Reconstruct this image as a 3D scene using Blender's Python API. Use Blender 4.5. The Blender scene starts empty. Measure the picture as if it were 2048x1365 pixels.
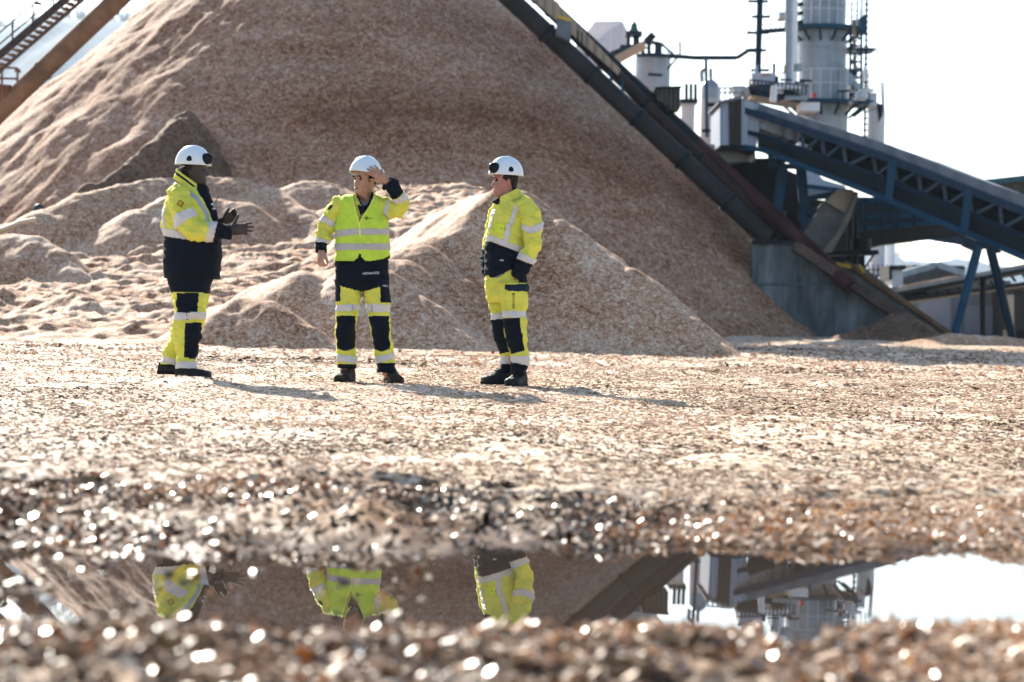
import bpy, math, random
import numpy as np
from mathutils import Vector, Matrix

R = math.radians
sc = bpy.context.scene
COL = sc.collection
# ------------------------------------------------------------------ camera
FPX = 4836.0            # 85 mm lens on a 36 mm sensor, in photo pixels (2048 wide)
CAMZ = 0.70
ROLL = 0.024
CR, SR = math.cos(ROLL), math.sin(ROLL)
HY = 640.0
cam_d = bpy.data.cameras.new("camera")
cam = bpy.data.objects.new("camera", cam_d)
COL.objects.link(cam)
cam.location = (0, 0, CAMZ)
cam.rotation_euler = (R(90), -ROLL, 0)
cam_d.lens = 85.0
cam_d.sensor_width = 36.0
cam_d.shift_y = -(682.5 - HY) / 2048.0
cam_d.clip_start = 0.05
cam_d.clip_end = 8000
cam_d.dof.use_dof = True
cam_d.dof.focus_distance = 18.9
cam_d.dof.aperture_fstop = 2.9
sc.camera = cam
# ------------------------------------------------------------------ light
SUN_EL, SUN_AZ = 29.0, -23.5      # azimuth from +Y, negative = to the left
w = bpy.data.worlds.new("World"); sc.world = w; w.use_nodes = True
nt = w.node_tree; nt.nodes.clear()
wo = nt.nodes.new('ShaderNodeOutputWorld'); bg = nt.nodes.new('ShaderNodeBackground')
sky = nt.nodes.new('ShaderNodeTexSky'); sky.sky_type = 'NISHITA'; sky.sun_disc = False
sky.sun_elevation = R(SUN_EL); sky.sun_rotation = R(SUN_AZ)
sky.altitude = 50; sky.air_density = 1.0; sky.dust_density = 1.0; sky.ozone_density = 1.6
nt.links.new(sky.outputs[0], bg.inputs[0]); nt.links.new(bg.outputs[0], wo.inputs[0])
bg.inputs[1].default_value = 0.092
sl = bpy.data.lights.new("sun", 'SUN'); sl.energy = 5.0; sl.angle = R(0.53); sl.color = (1, .93, .82)
so = bpy.data.objects.new("sun", sl); COL.objects.link(so)
sd = Vector((math.sin(R(SUN_AZ)) * math.cos(R(SUN_EL)), math.cos(R(SUN_AZ)) * math.cos(R(SUN_EL)), math.sin(R(SUN_EL))))
so.rotation_euler = sd.to_track_quat('Z', 'Y').to_euler(); so.location = (-20, 60, 60)
sc.view_settings.view_transform = 'Standard'; sc.view_settings.look = 'None'
sc.view_settings.exposure = 1.52; sc.view_settings.gamma = 1.0
cy = sc.cycles
cy.use_denoising = True
cy.max_bounces = 6; cy.diffuse_bounces = 3; cy.glossy_bounces = 3; cy.transmission_bounces = 3
cy.volume_bounces = 0
cy.sample_clamp_indirect = 4.0; cy.sample_clamp_direct = 0.0
cy.caustics_reflective = False; cy.caustics_refractive = False

# ------------------------------------------------------------------ helpers
def P(px, py, Y):
    """photo pixel at distance Y -> world point"""
    u, v = px - 1024.0, HY - py
    return Vector(((u * CR - v * SR) / FPX * Y, Y, CAMZ + (u * SR + v * CR) / FPX * Y))

def tag(o, label=None, cat=None, group=None, kind=None):
    if label: o['label'] = label
    if cat: o['category'] = cat
    if group: o['group'] = group
    if kind: o['kind'] = kind
    return o

def empty(name, loc, label=None, cat=None, group=None):
    o = bpy.data.objects.new(name, None); COL.objects.link(o); o.location = loc
    o.empty_display_size = .2
    return tag(o, label, cat, group)

def link_mesh(name, me, mats, parent=None):
    if not isinstance(mats, (list, tuple)): mats = [mats]
    for m in mats: me.materials.append(m)
    o = bpy.data.objects.new(name, me); COL.objects.link(o)
    if parent is not None: o.parent = parent
    return o

def np_mesh(name, V, F, mat_idx=None, smooth=False):
    """V (n,3), F (m,k) same arity"""
    me = bpy.data.meshes.new(name)
    V = np.asarray(V, np.float32); F = np.asarray(F, np.int32)
    k = F.shape[1]
    me.vertices.add(len(V)); me.vertices.foreach_set('co', V.ravel())
    me.loops.add(F.size); me.loops.foreach_set('vertex_index', F.ravel())
    me.polygons.add(len(F))
    me.polygons.foreach_set('loop_start', np.arange(0, F.size, k, dtype=np.int32))
    me.polygons.foreach_set('loop_total', np.full(len(F), k, np.int32))
    if mat_idx is not None: me.polygons.foreach_set('material_index', np.asarray(mat_idx, np.int32))
    me.polygons.foreach_set('use_smooth', np.full(len(F), smooth, bool))
    me.update(calc_edges=True); me.validate()
    return me

def _hash(ix, iy, iz, seed):
    h = (ix * 374761393 + iy * 668265263 + iz * 2147483647 + seed * 1274126177) & 0xFFFFFFFF
    h = ((h ^ (h >> 13)) * 1274126177) & 0xFFFFFFFF
    h = (h ^ (h >> 16)) & 0xFFFFFF
    return h / float(0xFFFFFF)

def vnoise(x, y, z=None, seed=0):
    x = np.asarray(x, float); y = np.asarray(y, float)
    if z is None: z = np.zeros_like(x)
    x, y, z = np.broadcast_arrays(x, y, z)
    ix = np.floor(x).astype(np.int64); iy = np.floor(y).astype(np.int64); iz = np.floor(z).astype(np.int64)
    fx = x - ix; fy = y - iy; fz = z - iz
    fx = fx * fx * (3 - 2 * fx); fy = fy * fy * (3 - 2 * fy); fz = fz * fz * (3 - 2 * fz)
    r = 0
    for dx in (0, 1):
        wx = fx if dx else 1 - fx
        for dy in (0, 1):
            wy = fy if dy else 1 - fy
            for dz in (0, 1):
                wz = fz if dz else 1 - fz
                r = r + _hash(ix + dx, iy + dy, iz + dz, seed) * wx * wy * wz
    return r * 2 - 1

def fbm(x, y, z=None, octs=4, seed=0, gain=.5):
    a, f, t = 1.0, 1.0, 0
    for o in range(octs):
        t = t + a * vnoise(np.asarray(x) * f, np.asarray(y) * f, None if z is None else np.asarray(z) * f, seed + o * 17)
        a *= gain; f *= 2.03
    return t

class MB:
    """collects boxes, bars, tubes, prisms and builds ONE mesh object"""
    def __init__(s): s.v = []; s.f = []; s.m = []; s.sm = []
    def add(s, vs, fs, mi=0, smooth=False):
        b = len(s.v); s.v += [tuple(v) for v in vs]
        for f in fs:
            s.f.append(tuple(b + i for i in f)); s.m.append(mi); s.sm.append(smooth)
    def hexa(s, p, mi=0):
        s.add(p, [(0, 3, 2, 1), (4, 5, 6, 7), (0, 1, 5, 4), (1, 2, 6, 5), (2, 3, 7, 6), (3, 0, 4, 7)], mi)
    def box(s, c, sz, mi=0, rot=None):
        c = Vector(c); h = [a / 2 for a in sz]
        q = [Vector((x * h[0], y * h[1], z * h[2])) for z in (-1, 1) for x, y in ((-1, -1), (1, -1), (1, 1), (-1, 1))]
        if rot is not None: q = [rot @ a for a in q]
        s.hexa([c + a for a in q], mi)
    def bar(s, a, b, w, h=None, mi=0, up=(0, 0, 1)):
        a = Vector(a); b = Vector(b); h = h or w; d = (b - a).normalized(); up = Vector(up)
        if abs(d.dot(up)) > .98: up = Vector((0, 1, 0))
        x = d.cross(up).normalized(); z = x.cross(d).normalized()
        x = x * w / 2; z = z * h / 2
        s.hexa([a - x - z, a + x - z, b + x - z, b - x - z, a - x + z, a + x + z, b + x + z, b - x + z], mi)
    def tube(s, a, b, r, r2=None, n=16, mi=0, caps=True):
        a = Vector(a); b = Vector(b); r2 = r if r2 is None else r2; d = (b - a).normalized()
        up = Vector((0, 0, 1)) if abs(d.z) < .95 else Vector((1, 0, 0))
        x = d.cross(up).normalized(); z = x.cross(d)
        vs = []
        for c, rr in ((a, r), (b, r2)):
            for i in range(n):
                t = 2 * math.pi * i / n; vs.append(c + x * (rr * math.cos(t)) + z * (rr * math.sin(t)))
        s.add(vs, [(i, (i + 1) % n, n + (i + 1) % n, n + i) for i in range(n)], mi, True)
        if caps: s.add(vs, [tuple(range(n - 1, -1, -1)), tuple(range(n, 2 * n))], mi)
    def lathe(s, c, prof, n=32, mi=0):
        c = Vector(c); vs = []
        for r, z in prof:
            for i in range(n):
                t = 2 * math.pi * i / n; vs.append(c + Vector((max(r, .0005) * math.cos(t), max(r, .0005) * math.sin(t), z)))
        fs = []
        for j in range(len(prof) - 1):
            for i in range(n):
                k = (i + 1) % n; fs.append((j * n + i, j * n + k, (j + 1) * n + k, (j + 1) * n + i))
        s.add(vs, fs, mi, True)
        s.add(vs, [tuple(range(n - 1, -1, -1)), tuple(range((len(prof) - 1) * n, len(prof) * n))], mi)
    def prism(s, pts, off, mi=0):
        """closed outline pts extruded by vector off"""
        n = len(pts); off = Vector(off); pts = [Vector(p) for p in pts]
        vs = pts + [p + off for p in pts]
        s.add(vs, [tuple(range(n)), tuple(range(2 * n - 1, n - 1, -1))] + [(i, n + i, n + (i + 1) % n, (i + 1) % n) for i in range(n)], mi)
    def build(s, name, mats, parent=None):
        me = bpy.data.meshes.new(name)
        o0 = Vector((0, 0, 0))
        if parent is not None: o0 = Vector(parent.get('_w', parent.location))
        v = [tuple(Vector(a) - o0) for a in s.v]
        me.from_pydata(v, [], s.f)
        me.polygons.foreach_set('material_index', s.m); me.polygons.foreach_set('use_smooth', s.sm)
        import bmesh
        bm = bmesh.new(); bm.from_mesh(me); bmesh.ops.recalc_face_normals(bm, faces=bm.faces); bm.to_mesh(me); bm.free()
        me.update()
        o = link_mesh(name, me, mats, parent)
        if parent is not None: o['_w'] = tuple(o0)
        return o

# ------------------------------------------------------------------ materials
def new_mat(name):
    m = bpy.data.materials.new(name); m.use_nodes = True
    n = m.node_tree; b = n.nodes['Principled BSDF']
    return m, n, b

def N(n, t, **kw):
    x = n.nodes.new(t)
    for k, v in kw.items():
        if k in x.inputs: x.inputs[k].default_value = v
        else: setattr(x, k, v)
    return x

def ramp(n, src, stops):
    r = n.nodes.new('ShaderNodeValToRGB'); e = r.color_ramp.elements
    while len(e) > 1: e.remove(e[0])
    e[0].position = stops[0][0]; e[0].color = (*stops[0][1], 1)
    for p, c in stops[1:]:
        k = e.new(p); k.color = (*c, 1)
    n.links.new(src, r.inputs[0]); return r

def plain(name, col, rough=.6, metal=0, var=.25, scale=3.0, bump=0.0, bscale=40, stretch=None, coords='Object', spec=.12):
    """a painted/worn surface: base colour broken up by two noises"""
    m, n, b = new_mat(name)
    tc = n.nodes.new('ShaderNodeTexCoord'); mp = n.nodes.new('ShaderNodeMapping')
    if stretch: mp.inputs['Scale'].default_value = stretch
    n.links.new(tc.outputs[coords], mp.inputs[0])
    no = N(n, 'ShaderNodeTexNoise', Scale=scale, Detail=8.0, Roughness=.65); n.links.new(mp.outputs[0], no.inputs['Vector'])
    d = [c * (1 - var) for c in col]; l = [min(1, c * (1 + var)) for c in col]
    r = ramp(n, no.outputs[0], [(.3, d), (.52, col), (.72, l)])
    n.links.new(r.outputs[0], b.inputs['Base Color'])
    b.inputs['Roughness'].default_value = rough; b.inputs['Metallic'].default_value = metal; b.inputs['Specular IOR Level'].default_value = spec
    if bump:
        n2 = N(n, 'ShaderNodeTexNoise', Scale=bscale, Detail=5.0); n.links.new(mp.outputs[0], n2.inputs['Vector'])
        bu = N(n, 'ShaderNodeBump', Strength=bump, Distance=.01); n.links.new(n2.outputs[0], bu.inputs['Height']); n.links.new(bu.outputs[0], b.inputs['Normal'])
    return m

def chip_surface(name, tones, cell=26.0, blotch=.35, rough=.8, bump=.8, patch=1.1, spec=.2, streak=None):
    """heaped wood chips: a voronoi cell per chip, each its own tone, plus coarse patches"""
    m, n, b = new_mat(name)
    g = n.nodes.new('ShaderNodeNewGeometry')
    src = g.outputs['Position']
    wob = N(n, 'ShaderNodeTexNoise', Scale=cell * .7, Detail=2.0); n.links.new(src, wob.inputs['Vector'])
    mx = N(n, 'ShaderNodeVectorMath', operation='SCALE'); n.links.new(wob.outputs['Color'], mx.inputs[0]); mx.inputs['Scale'].default_value = .018
    ad = N(n, 'ShaderNodeVectorMath', operation='ADD'); n.links.new(src, ad.inputs[0]); n.links.new(mx.outputs[0], ad.inputs[1])
    v = N(n, 'ShaderNodeTexVoronoi', Scale=cell); v.voronoi_dimensions = '3D'; n.links.new(ad.outputs[0], v.inputs['Vector'])
    sep = n.nodes.new('ShaderNodeSeparateColor'); n.links.new(v.outputs['Color'], sep.inputs[0])
    v2 = N(n, 'ShaderNodeTexVoronoi', Scale=cell * .37); n.links.new(ad.outputs[0], v2.inputs['Vector'])
    sep2 = n.nodes.new('ShaderNodeSeparateColor'); n.links.new(v2.outputs['Color'], sep2.inputs[0])
    av = N(n, 'ShaderNodeMix'); av.inputs[0].default_value = .35; n.links.new(sep.outputs[0], av.inputs[2]); n.links.new(sep2.outputs[1], av.inputs[3])
    big = N(n, 'ShaderNodeTexNoise', Scale=blotch, Detail=5.0, Roughness=.6)
    if streak:
        mp = n.nodes.new('ShaderNodeMapping'); mp.inputs['Scale'].default_value = streak; mp.inputs['Rotation'].default_value = (0, R(42), 0)
        n.links.new(src, mp.inputs[0]); n.links.new(mp.outputs[0], big.inputs['Vector'])
    else: n.links.new(src, big.inputs['Vector'])
    m1 = N(n, 'ShaderNodeMath', operation='MULTIPLY_ADD'); n.links.new(big.outputs[0], m1.inputs[0]); m1.inputs[1].default_value = patch; m1.inputs[2].default_value = -.5 * patch
    a2 = N(n, 'ShaderNodeMath', operation='ADD'); n.links.new(av.outputs[0], a2.inputs[0]); n.links.new(m1.outputs[0], a2.inputs[1])
    r = ramp(n, a2.outputs[0], tones)
    n.links.new(r.outputs[0], b.inputs['Base Color'])
    b.inputs['Roughness'].default_value = rough; b.inputs['Specular IOR Level'].default_value = spec
    hs = N(n, 'ShaderNodeMath', operation='ADD'); n.links.new(sep.outputs[2], hs.inputs[0])
    k = N(n, 'ShaderNodeMath', operation='MULTIPLY'); n.links.new(sep2.outputs[2], k.inputs[0]); k.inputs[1].default_value = 2.0
    n.links.new(k.outputs[0], hs.inputs[1])
    bu = N(n, 'ShaderNodeBump', Strength=bump, Distance=.035); n.links.new(hs.outputs[0], bu.inputs['Height']); n.links.new(bu.outputs[0], b.inputs['Normal'])
    return m
# ------------------------------------------------------------------ ground
_gy = np.array([-4000, 0, 4.0, 5.4, 5.75, 6.95, 7.5, 8.1, 10, 13, 16, 18.9, 24, 30, 35, 42, 52, 62, 75, 9000.])
_gz = np.array([0.015, .015, .02, .006, -.05, -.06, .012, .052, .07, .11, .150, .184, .20, .21, .22, .27, .36, .44, .46, .46])
MENX = [-2.45, -1.1, -.03]
def ground_z(x, y, detail=True):
    x = np.asarray(x, float); y = np.asarray(y, float)
    # the puddle lies a little farther away towards the right
    yy = y - np.clip(x * .28, -.6, .9) * np.exp(-((y - 6.5) / 3.0) ** 2)
    z = np.interp(yy, _gy, _gz)
    if detail:
        near = np.clip((y - 2) / 3, 0, 1)
        pud = np.exp(-((yy - 6.4) / .70) ** 2)
        edge = np.exp(-((yy - 5.1) / .42) ** 2) + .45 * np.exp(-((yy - 8.1) / .5) ** 2)
        amp = (.014 + .012 * np.clip((y - 8) / 20, 0, 1)) * near
        z = z + amp * fbm(x * .6, y * .8, octs=3, seed=3)
        z = z + fbm(x * 3.2, y * 1.6, octs=4, seed=9) * (.008 + .016 * edge) * (1 - .8 * pud)
        z = z + fbm(x * 13, y * 9, octs=3, seed=21) * (.005 + .010 * edge) * (1 - .8 * pud)
        z = z + np.clip(fbm(x * 1.7, y * .9, octs=3, seed=33) - .35, 0, 1) * (.05 + .06 * edge) * (1 - .9 * pud)
        # shallow left half of the puddle, chips break its surface
        z = z + 0.042 * pud * np.clip((-x - .50) / .3, 0, 1) * (1 + .5 * fbm(x * 4, y * 3, octs=3, seed=5))
        edge2 = np.exp(-((yy - 4.75) / .55) ** 2) + np.exp(-((yy - 8.9) / .9) ** 2)
        z = z + np.clip(fbm(x * 2.6, y * 4.2, octs=4, seed=44, gain=.55) - .05, 0, 1) * .05 * edge2 * (1 - pud)
        for m in MENX:
            k = np.exp(-(((x - m - .1) / .42) ** 2 + ((y - 18.9) / .5) ** 2) ** 2)
            z = z * (1 - k) + (.184) * k
    return z

ys = np.concatenate([[-3000, -300, -50, -10, 0, 2, 3, 3.8], np.geomspace(4.0, 70, 1000), np.geomspace(72, 5000, 60)])
us = np.linspace(-1, 1, 640)
ext = np.array([.03, .08, .2, .5, 1.2, 3, 8, 25, 90, 400, 3000.])
rows = []
for yv in ys:
    hw = max(.27 * max(yv, 3.6) + .25, 1.0) if yv < 80 else .27 * 80 + .25 + (yv - 80) * .25
    rows.append(np.concatenate([-(hw + ext[::-1]), us * hw, hw + ext]))
GX = np.array(rows); GY = np.repeat(ys[:, None], GX.shape[1], 1)
GZ = ground_z(GX, GY)
nr, nc = GX.shape
idx = np.arange(nr * nc).reshape(nr, nc)
GF = np.stack([idx[:-1, :-1], idx[:-1, 1:], idx[1:, 1:], idx[1:, :-1]], -1).reshape(-1, 4)
me = np_mesh('ground', np.stack([GX, GY, GZ], -1).reshape(-1, 3), GF, smooth=True)

WETC = [(.0, (.03, .015, .006)), (.22, (.11, .052, .018)), (.42, (.38, .205, .08)), (.62, (.60, .385, .185)), (.85, (.72, .55, .35)), (1.0, (.76, .65, .5))]
CHIP = [(.0, (.06, .034, .018)), (.2, (.19, .11, .06)), (.38, (.42, .28, .165)), (.56, (.60, .455, .315)), (.8, (.72, .60, .46)), (1.0, (.80, .70, .58))]
def chip_ground():
    m = chip_surface('ground_chips', CHIP, cell=34, blotch=.9, rough=.62, bump=.9, spec=.1)
    n = m.node_tree; b = n.nodes['Principled BSDF']
    # wet near the puddle: darker and glossier (a stain with its own outline)
    g = n.nodes.new('ShaderNodeNewGeometry'); sx = n.nodes.new('ShaderNodeSeparateXYZ'); n.links.new(g.outputs['Position'], sx.inputs[0])
    mr = N(n, 'ShaderNodeMapRange'); n.links.new(sx.outputs['Z'], mr.inputs[0]); mr.inputs[1].default_value = .0; mr.inputs[2].default_value = .07
    mr.inputs[3].default_value = .5; mr.inputs[4].default_value = .7
    n.links.new(mr.outputs[0], b.inputs['Roughness'])
    col = b.inputs['Base Color'].links[0].from_socket
    mr2 = N(n, 'ShaderNodeMapRange'); n.links.new(sx.outputs['Z'], mr2.inputs[0]); mr2.inputs[1].default_value = -.02; mr2.inputs[2].default_value = .10
    mr2.inputs[3].default_value = .18; mr2.inputs[4].default_value = 1.0
    mm = N(n, 'ShaderNodeVectorMath', operation='SCALE'); n.links.new(col, mm.inputs[0]); n.links.new(mr2.outputs[0], mm.inputs['Scale'])
    # wet mud surrounds the puddle for a few metres, with an uneven outline
    wn = N(n, 'ShaderNodeTexNoise', Scale=1.3, Detail=4.0); n.links.new(g.outputs['Position'], wn.inputs['Vector'])
    wa = N(n, 'ShaderNodeMath', operation='MULTIPLY_ADD'); n.links.new(wn.outputs[0], wa.inputs[0]); wa.inputs[1].default_value = 3.0; n.links.new(sx.outputs['Y'], wa.inputs[2])
    wr = N(n, 'ShaderNodeMapRange'); n.links.new(wa.outputs[0], wr.inputs[0]); wr.inputs[1].default_value = 9.0; wr.inputs[2].default_value = 11.0
    tint = N(n, 'ShaderNodeMix', data_type='RGBA'); n.links.new(wr.outputs[0], tint.inputs[0]); tint.inputs[6].default_value = (.42, .26, .14, 1); tint.inputs[7].default_value = (1, 1, 1, 1)
    fm = N(n, 'ShaderNodeVectorMath', operation='MULTIPLY'); n.links.new(mm.outputs[0], fm.inputs[0]); n.links.new(tint.outputs[2], fm.inputs[1])
    n.links.new(fm.outputs[0], b.inputs['Base Color'])
    return m
M_GROUND = chip_ground()
tag(link_mesh('ground', me, M_GROUND), kind='structure')

# puddle water: one flat sheet, the ground rises through it
m, n, b = new_mat('muddy_water')
b.inputs['Base Color'].default_value = (.045, .032, .022, 1); b.inputs['Roughness'].default_value = .0; b.inputs['IOR'].default_value = 1.5
b.inputs['Specular IOR Level'].default_value = .75
tn = N(n, 'ShaderNodeTexNoise', Scale=9.0, Detail=2.0); g = n.nodes.new('ShaderNodeNewGeometry'); n.links.new(g.outputs['Position'], tn.inputs['Vector'])
bu = N(n, 'ShaderNodeBump', Strength=.02, Distance=.002); n.links.new(tn.outputs[0], bu.inputs['Height']); n.links.new(bu.outputs[0], b.inputs['Normal'])
xs = np.linspace(-4, 4, 9); yy_ = np.linspace(4.6, 9.2, 6)
V = [(x, y, 0) for y in yy_ for x in xs]; F = [(j * 9 + i, j * 9 + i + 1, (j + 1) * 9 + i + 1, (j + 1) * 9 + i) for j in range(5) for i in range(8)]
tag(link_mesh('puddle_water', np_mesh('puddle_water', V, F), m), kind='structure')

# ------------------------------------------------------------------ loose chips: real little slabs lying on the ground
rng = np.random.default_rng(7)
def slabs(cx, cy, cz, L, W, T, yaw, pitch, roll):
    n = len(cx)
    base = np.array([[-1, -1, -1], [1, -.8, -1], [.85, 1, -1], [-1, .8, -1], [-.95, -.9, 1], [1, -.75, 1], [.8, .9, 1], [-1, .75, 1]], float) * .5
    v = base[None] * np.stack([L, W, T], -1)[:, None, :]
    # bend
    v[:, :, 2] += (np.abs(base[None, :, 0]) * 2 - .5) * (rng.normal(0, .12, n) * L)[:, None]
    cr, sr = np.cos(roll), np.sin(roll); y = v[..., 1] * cr[:, None] - v[..., 2] * sr[:, None]; z = v[..., 1] * sr[:, None] + v[..., 2] * cr[:, None]; v[..., 1], v[..., 2] = y, z
    cp, sp = np.cos(pitch), np.sin(pitch); x = v[..., 0] * cp[:, None] + v[..., 2] * sp[:, None]; z = -v[..., 0] * sp[:, None] + v[..., 2] * cp[:, None]; v[..., 0], v[..., 2] = x, z
    c_, s_ = np.cos(yaw), np.sin(yaw); x = v[..., 0] * c_[:, None] - v[..., 1] * s_[:, None]; y = v[..., 0] * s_[:, None] + v[..., 1] * c_[:, None]; v[..., 0], v[..., 1] = x, y
    v += np.stack([cx, cy, cz], -1)[:, None, :]
    f = np.array([[4, 5, 6, 7], [0, 1, 5, 4], [1, 2, 6, 5], [2, 3, 7, 6], [3, 0, 4, 7], [0, 3, 2, 1]])
    F = (np.arange(n)[:, None, None] * 8 + f[None]).reshape(-1, 4)
    return v.reshape(-1, 3), F

def chip_layer(name, n, y0, y1, size, mat, tiltsd, spread=.25, power=1.0):
    u = rng.random(n)
    cyy = (y0 ** power + u * (y1 ** power - y0 ** power)) ** (1 / power)
    cxx = (rng.random(n) * 2 - 1) * (cyy * spread + .35)
    keep = np.ones(n, bool)
    yy = cyy - np.clip(cxx * .28, -.6, .9) * np.exp(-((cyy - 6.5) / 3.0) ** 2)
    cz = ground_z(cxx, cyy)
    deep = cz < -.004
    keep &= ~(deep & (rng.random(n) > .03 * (cxx < -.2))); cz = np.maximum(cz, .0005)
    # clumps: fewer chips in the gaps between
    clump = fbm(cxx * 2.4, cyy * 1.3, octs=2, seed=51)
    keep &= rng.random(n) < np.clip(.75 + clump * .6, .15, 1)
    cxx, cyy, cz, clump = cxx[keep], cyy[keep], cz[keep], clump[keep]
    k = len(cxx)
    L = size * np.exp(rng.normal(0, .38, k)); W = L * rng.uniform(.28, .6, k); T = L * rng.uniform(.06, .16, k)
    pitch = rng.normal(0, tiltsd, k); roll = rng.normal(0, tiltsd, k)
    V, F = slabs(cxx, cyy, cz + T * .6 + np.abs(np.sin(pitch)) * L * .3, L, W, T, rng.random(k) * 6.283, pitch, roll)
    me = np_mesh(name, V, F)
    at = me.attributes.new('tone', 'FLOAT', 'POINT')
    tone = np.clip(rng.random(k) * .8 + .16 * clump + fbm(cxx * .7, cyy * .35, octs=3, seed=77) * .42 + .16, 0, 1)
    damp = np.clip((cyy - cxx * .25 - 7.6 + fbm(cxx * 1.1, cyy * .8, octs=2, seed=5) * .8) / 1.8, 0, 1) if y0 > 6 else np.ones(k)
    tone = tone * (.38 + .62 * damp)
    at.data.foreach_set('value', np.repeat(tone, 8).astype(np.float32))
    o = link_mesh(name, me, mat)
    return o

def chip_mat(name, rough, dark, coat, spec, tr=.3, tc=(1.2, .85, .5)):
    m, n, b = new_mat(name)
    a = n.nodes.new('ShaderNodeAttribute'); a.attribute_name = 'tone'
    st = [(p, tuple(c * dark for c in cc)) for p, cc in (WETC if coat else CHIP)]
    r = ramp(n, a.outputs['Fac'], st)
    g = n.nodes.new('ShaderNodeNewGeometry')
    gr = N(n, 'ShaderNodeTexNoise', Scale=160.0, Detail=3.0); n.links.new(g.outputs['Position'], gr.inputs['Vector'])
    mr = N(n, 'ShaderNodeMapRange'); n.links.new(gr.outputs[0], mr.inputs[0]); mr.inputs[3].default_value = .7; mr.inputs[4].default_value = 1.3
    mm = N(n, 'ShaderNodeVectorMath', operation='SCALE'); n.links.new(r.outputs[0], mm.inputs[0]); n.links.new(mr.outputs[0], mm.inputs['Scale'])
    n.links.new(mm.outputs[0], b.inputs['Base Color'])
    b.inputs['Roughness'].default_value = rough; b.inputs['Specular IOR Level'].default_value = spec
    b.inputs['Coat Weight'].default_value = coat; b.inputs['Coat Roughness'].default_value = .27
    tl = n.nodes.new('ShaderNodeBsdfTranslucent'); sc2 = N(n, 'ShaderNodeMix', data_type='RGBA', blend_type='MULTIPLY'); sc2.inputs[0].default_value = 1
    n.links.new(mm.outputs[0], sc2.inputs[6]); sc2.inputs[7].default_value = (*tc, 1); n.links.new(sc2.outputs[2], tl.inputs[0])
    ms = n.nodes.new('ShaderNodeMixShader'); ms.inputs[0].default_value = tr; n.links.new(b.outputs[0], ms.inputs[1]); n.links.new(tl.outputs[0], ms.inputs[2])
    n.links.new(ms.outputs[0], n.nodes['Material Output'].inputs['Surface'])
    return m
M_WET = chip_mat('wet_wood_chips', .55, 1.0, .8, .12, .32, (1.15, .92, .6))
M_DRY = chip_mat('dry_wood_chips', .65, 1.0, .0, .15)
o1 = chip_layer('wet_wood_chips', 72000, 3.9, 8.7, .019, M_WET, .38, power=1.7)
o2 = chip_layer('loose_wood_chips', 235000, 8.3, 27, .0165, M_DRY, .15, power=1.55)
o3 = chip_layer('scattered_wood_chips', 60000, 25, 48, .035, M_DRY, .25, power=1.6)
tag(o1, 'glistening wet wood chips strewn round the puddle in the foreground', 'wood chips', kind='stuff')
tag(o2, 'dry pale wood chips covering the yard from the puddle to the three workers', 'wood chips', kind='stuff')
tag(o3, 'trampled pale wood chips between the workers and the far heaps', 'wood chips', kind='stuff')

# ------------------------------------------------------------------ chip heaps
def seg_ridge(x, y, ridge, slope):
    """height of a heap whose crest is the polyline ridge [(x,y,z)...] with sides at the angle of repose"""
    best = np.full(np.shape(x), -99.)
    for (a, b) in zip(ridge[:-1], ridge[1:]):
        ax, ay, az = a; bx, by, bz = b
        dx, dy = bx - ax, by - ay; L2 = dx * dx + dy * dy
        t = np.clip(((x - ax) * dx + (y - ay) * dy) / L2, 0, 1)
        # steepest-descent offset along the ridge
        d = np.hypot(x - ax - t * dx, y - ay - t * dy)
        best = np.maximum(best, az + (bz - az) * t - slope * (np.sqrt(d * d + .09) - .3))
    return best

def heap(name, ridges, slope, mat, step, label, cat, group=None, rough=(.05, 1.3), extra=None, box=None, round_=.0, kind=None):
    allp = np.array([p for r in ridges for p in r]); zmax = allp[:, 2].max()
    pad = zmax / slope + .6
    x0, x1 = allp[:, 0].min() - pad, allp[:, 0].max() + pad; y0, y1 = allp[:, 1].min() - pad, allp[:, 1].max() + pad
    if box: x0, x1, y0, y1 = box
    xs = np.arange(x0, x1, step); ys = np.arange(y0, y1, step)
    X, Y = np.meshgrid(xs, ys)
    wx = fbm(X * .5, Y * .5, octs=3, seed=61) * .09; wy = fbm(X * .5 + 40, Y * .5, octs=3, seed=62) * .09
    Z = np.full(X.shape, -99.)
    for r in ridges: Z = np.maximum(Z, seg_ridge(X + wx, Y + wy, r, slope))
    if extra is not None: Z = np.maximum(Z, extra(X, Y))
    g = ground_z(X, Y, False)
    above = np.clip((Z - g) / .25, 0, 1)
    Z = Z + above * (rough[0] * fbm(X * rough[1], Y * rough[1], octs=5, seed=len(label), gain=.6))
    Zc = np.maximum(Z, g - .25)
    inside = Z > g - .22
    idx = np.arange(X.size).reshape(X.shape)
    q = np.stack([idx[:-1, :-1], idx[:-1, 1:], idx[1:, 1:], idx[1:, :-1]], -1).reshape(-1, 4)
    ok = (inside[:-1, :-1] | inside[:-1, 1:] | inside[1:, 1:] | inside[1:, :-1]).ravel()
    q = q[ok]
    used = np.unique(q); remap = np.full(X.size, -1); remap[used] = np.arange(len(used))
    V = np.stack([X, Y, Zc], -1).reshape(-1, 3)[used]
    c = np.array([V[:, 0].mean(), V[:, 1].mean(), 0.])
    me = np_mesh(name, V - c, remap[q], smooth=True)
    o = link_mesh(name, me, mat); o.location = c
    tag(o, label, cat, group, kind)
    return o

def rp(pts):   # ridge from (px, py, Y)
    return [tuple(P(a, b, c)) for a, b, c in pts]

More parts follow.
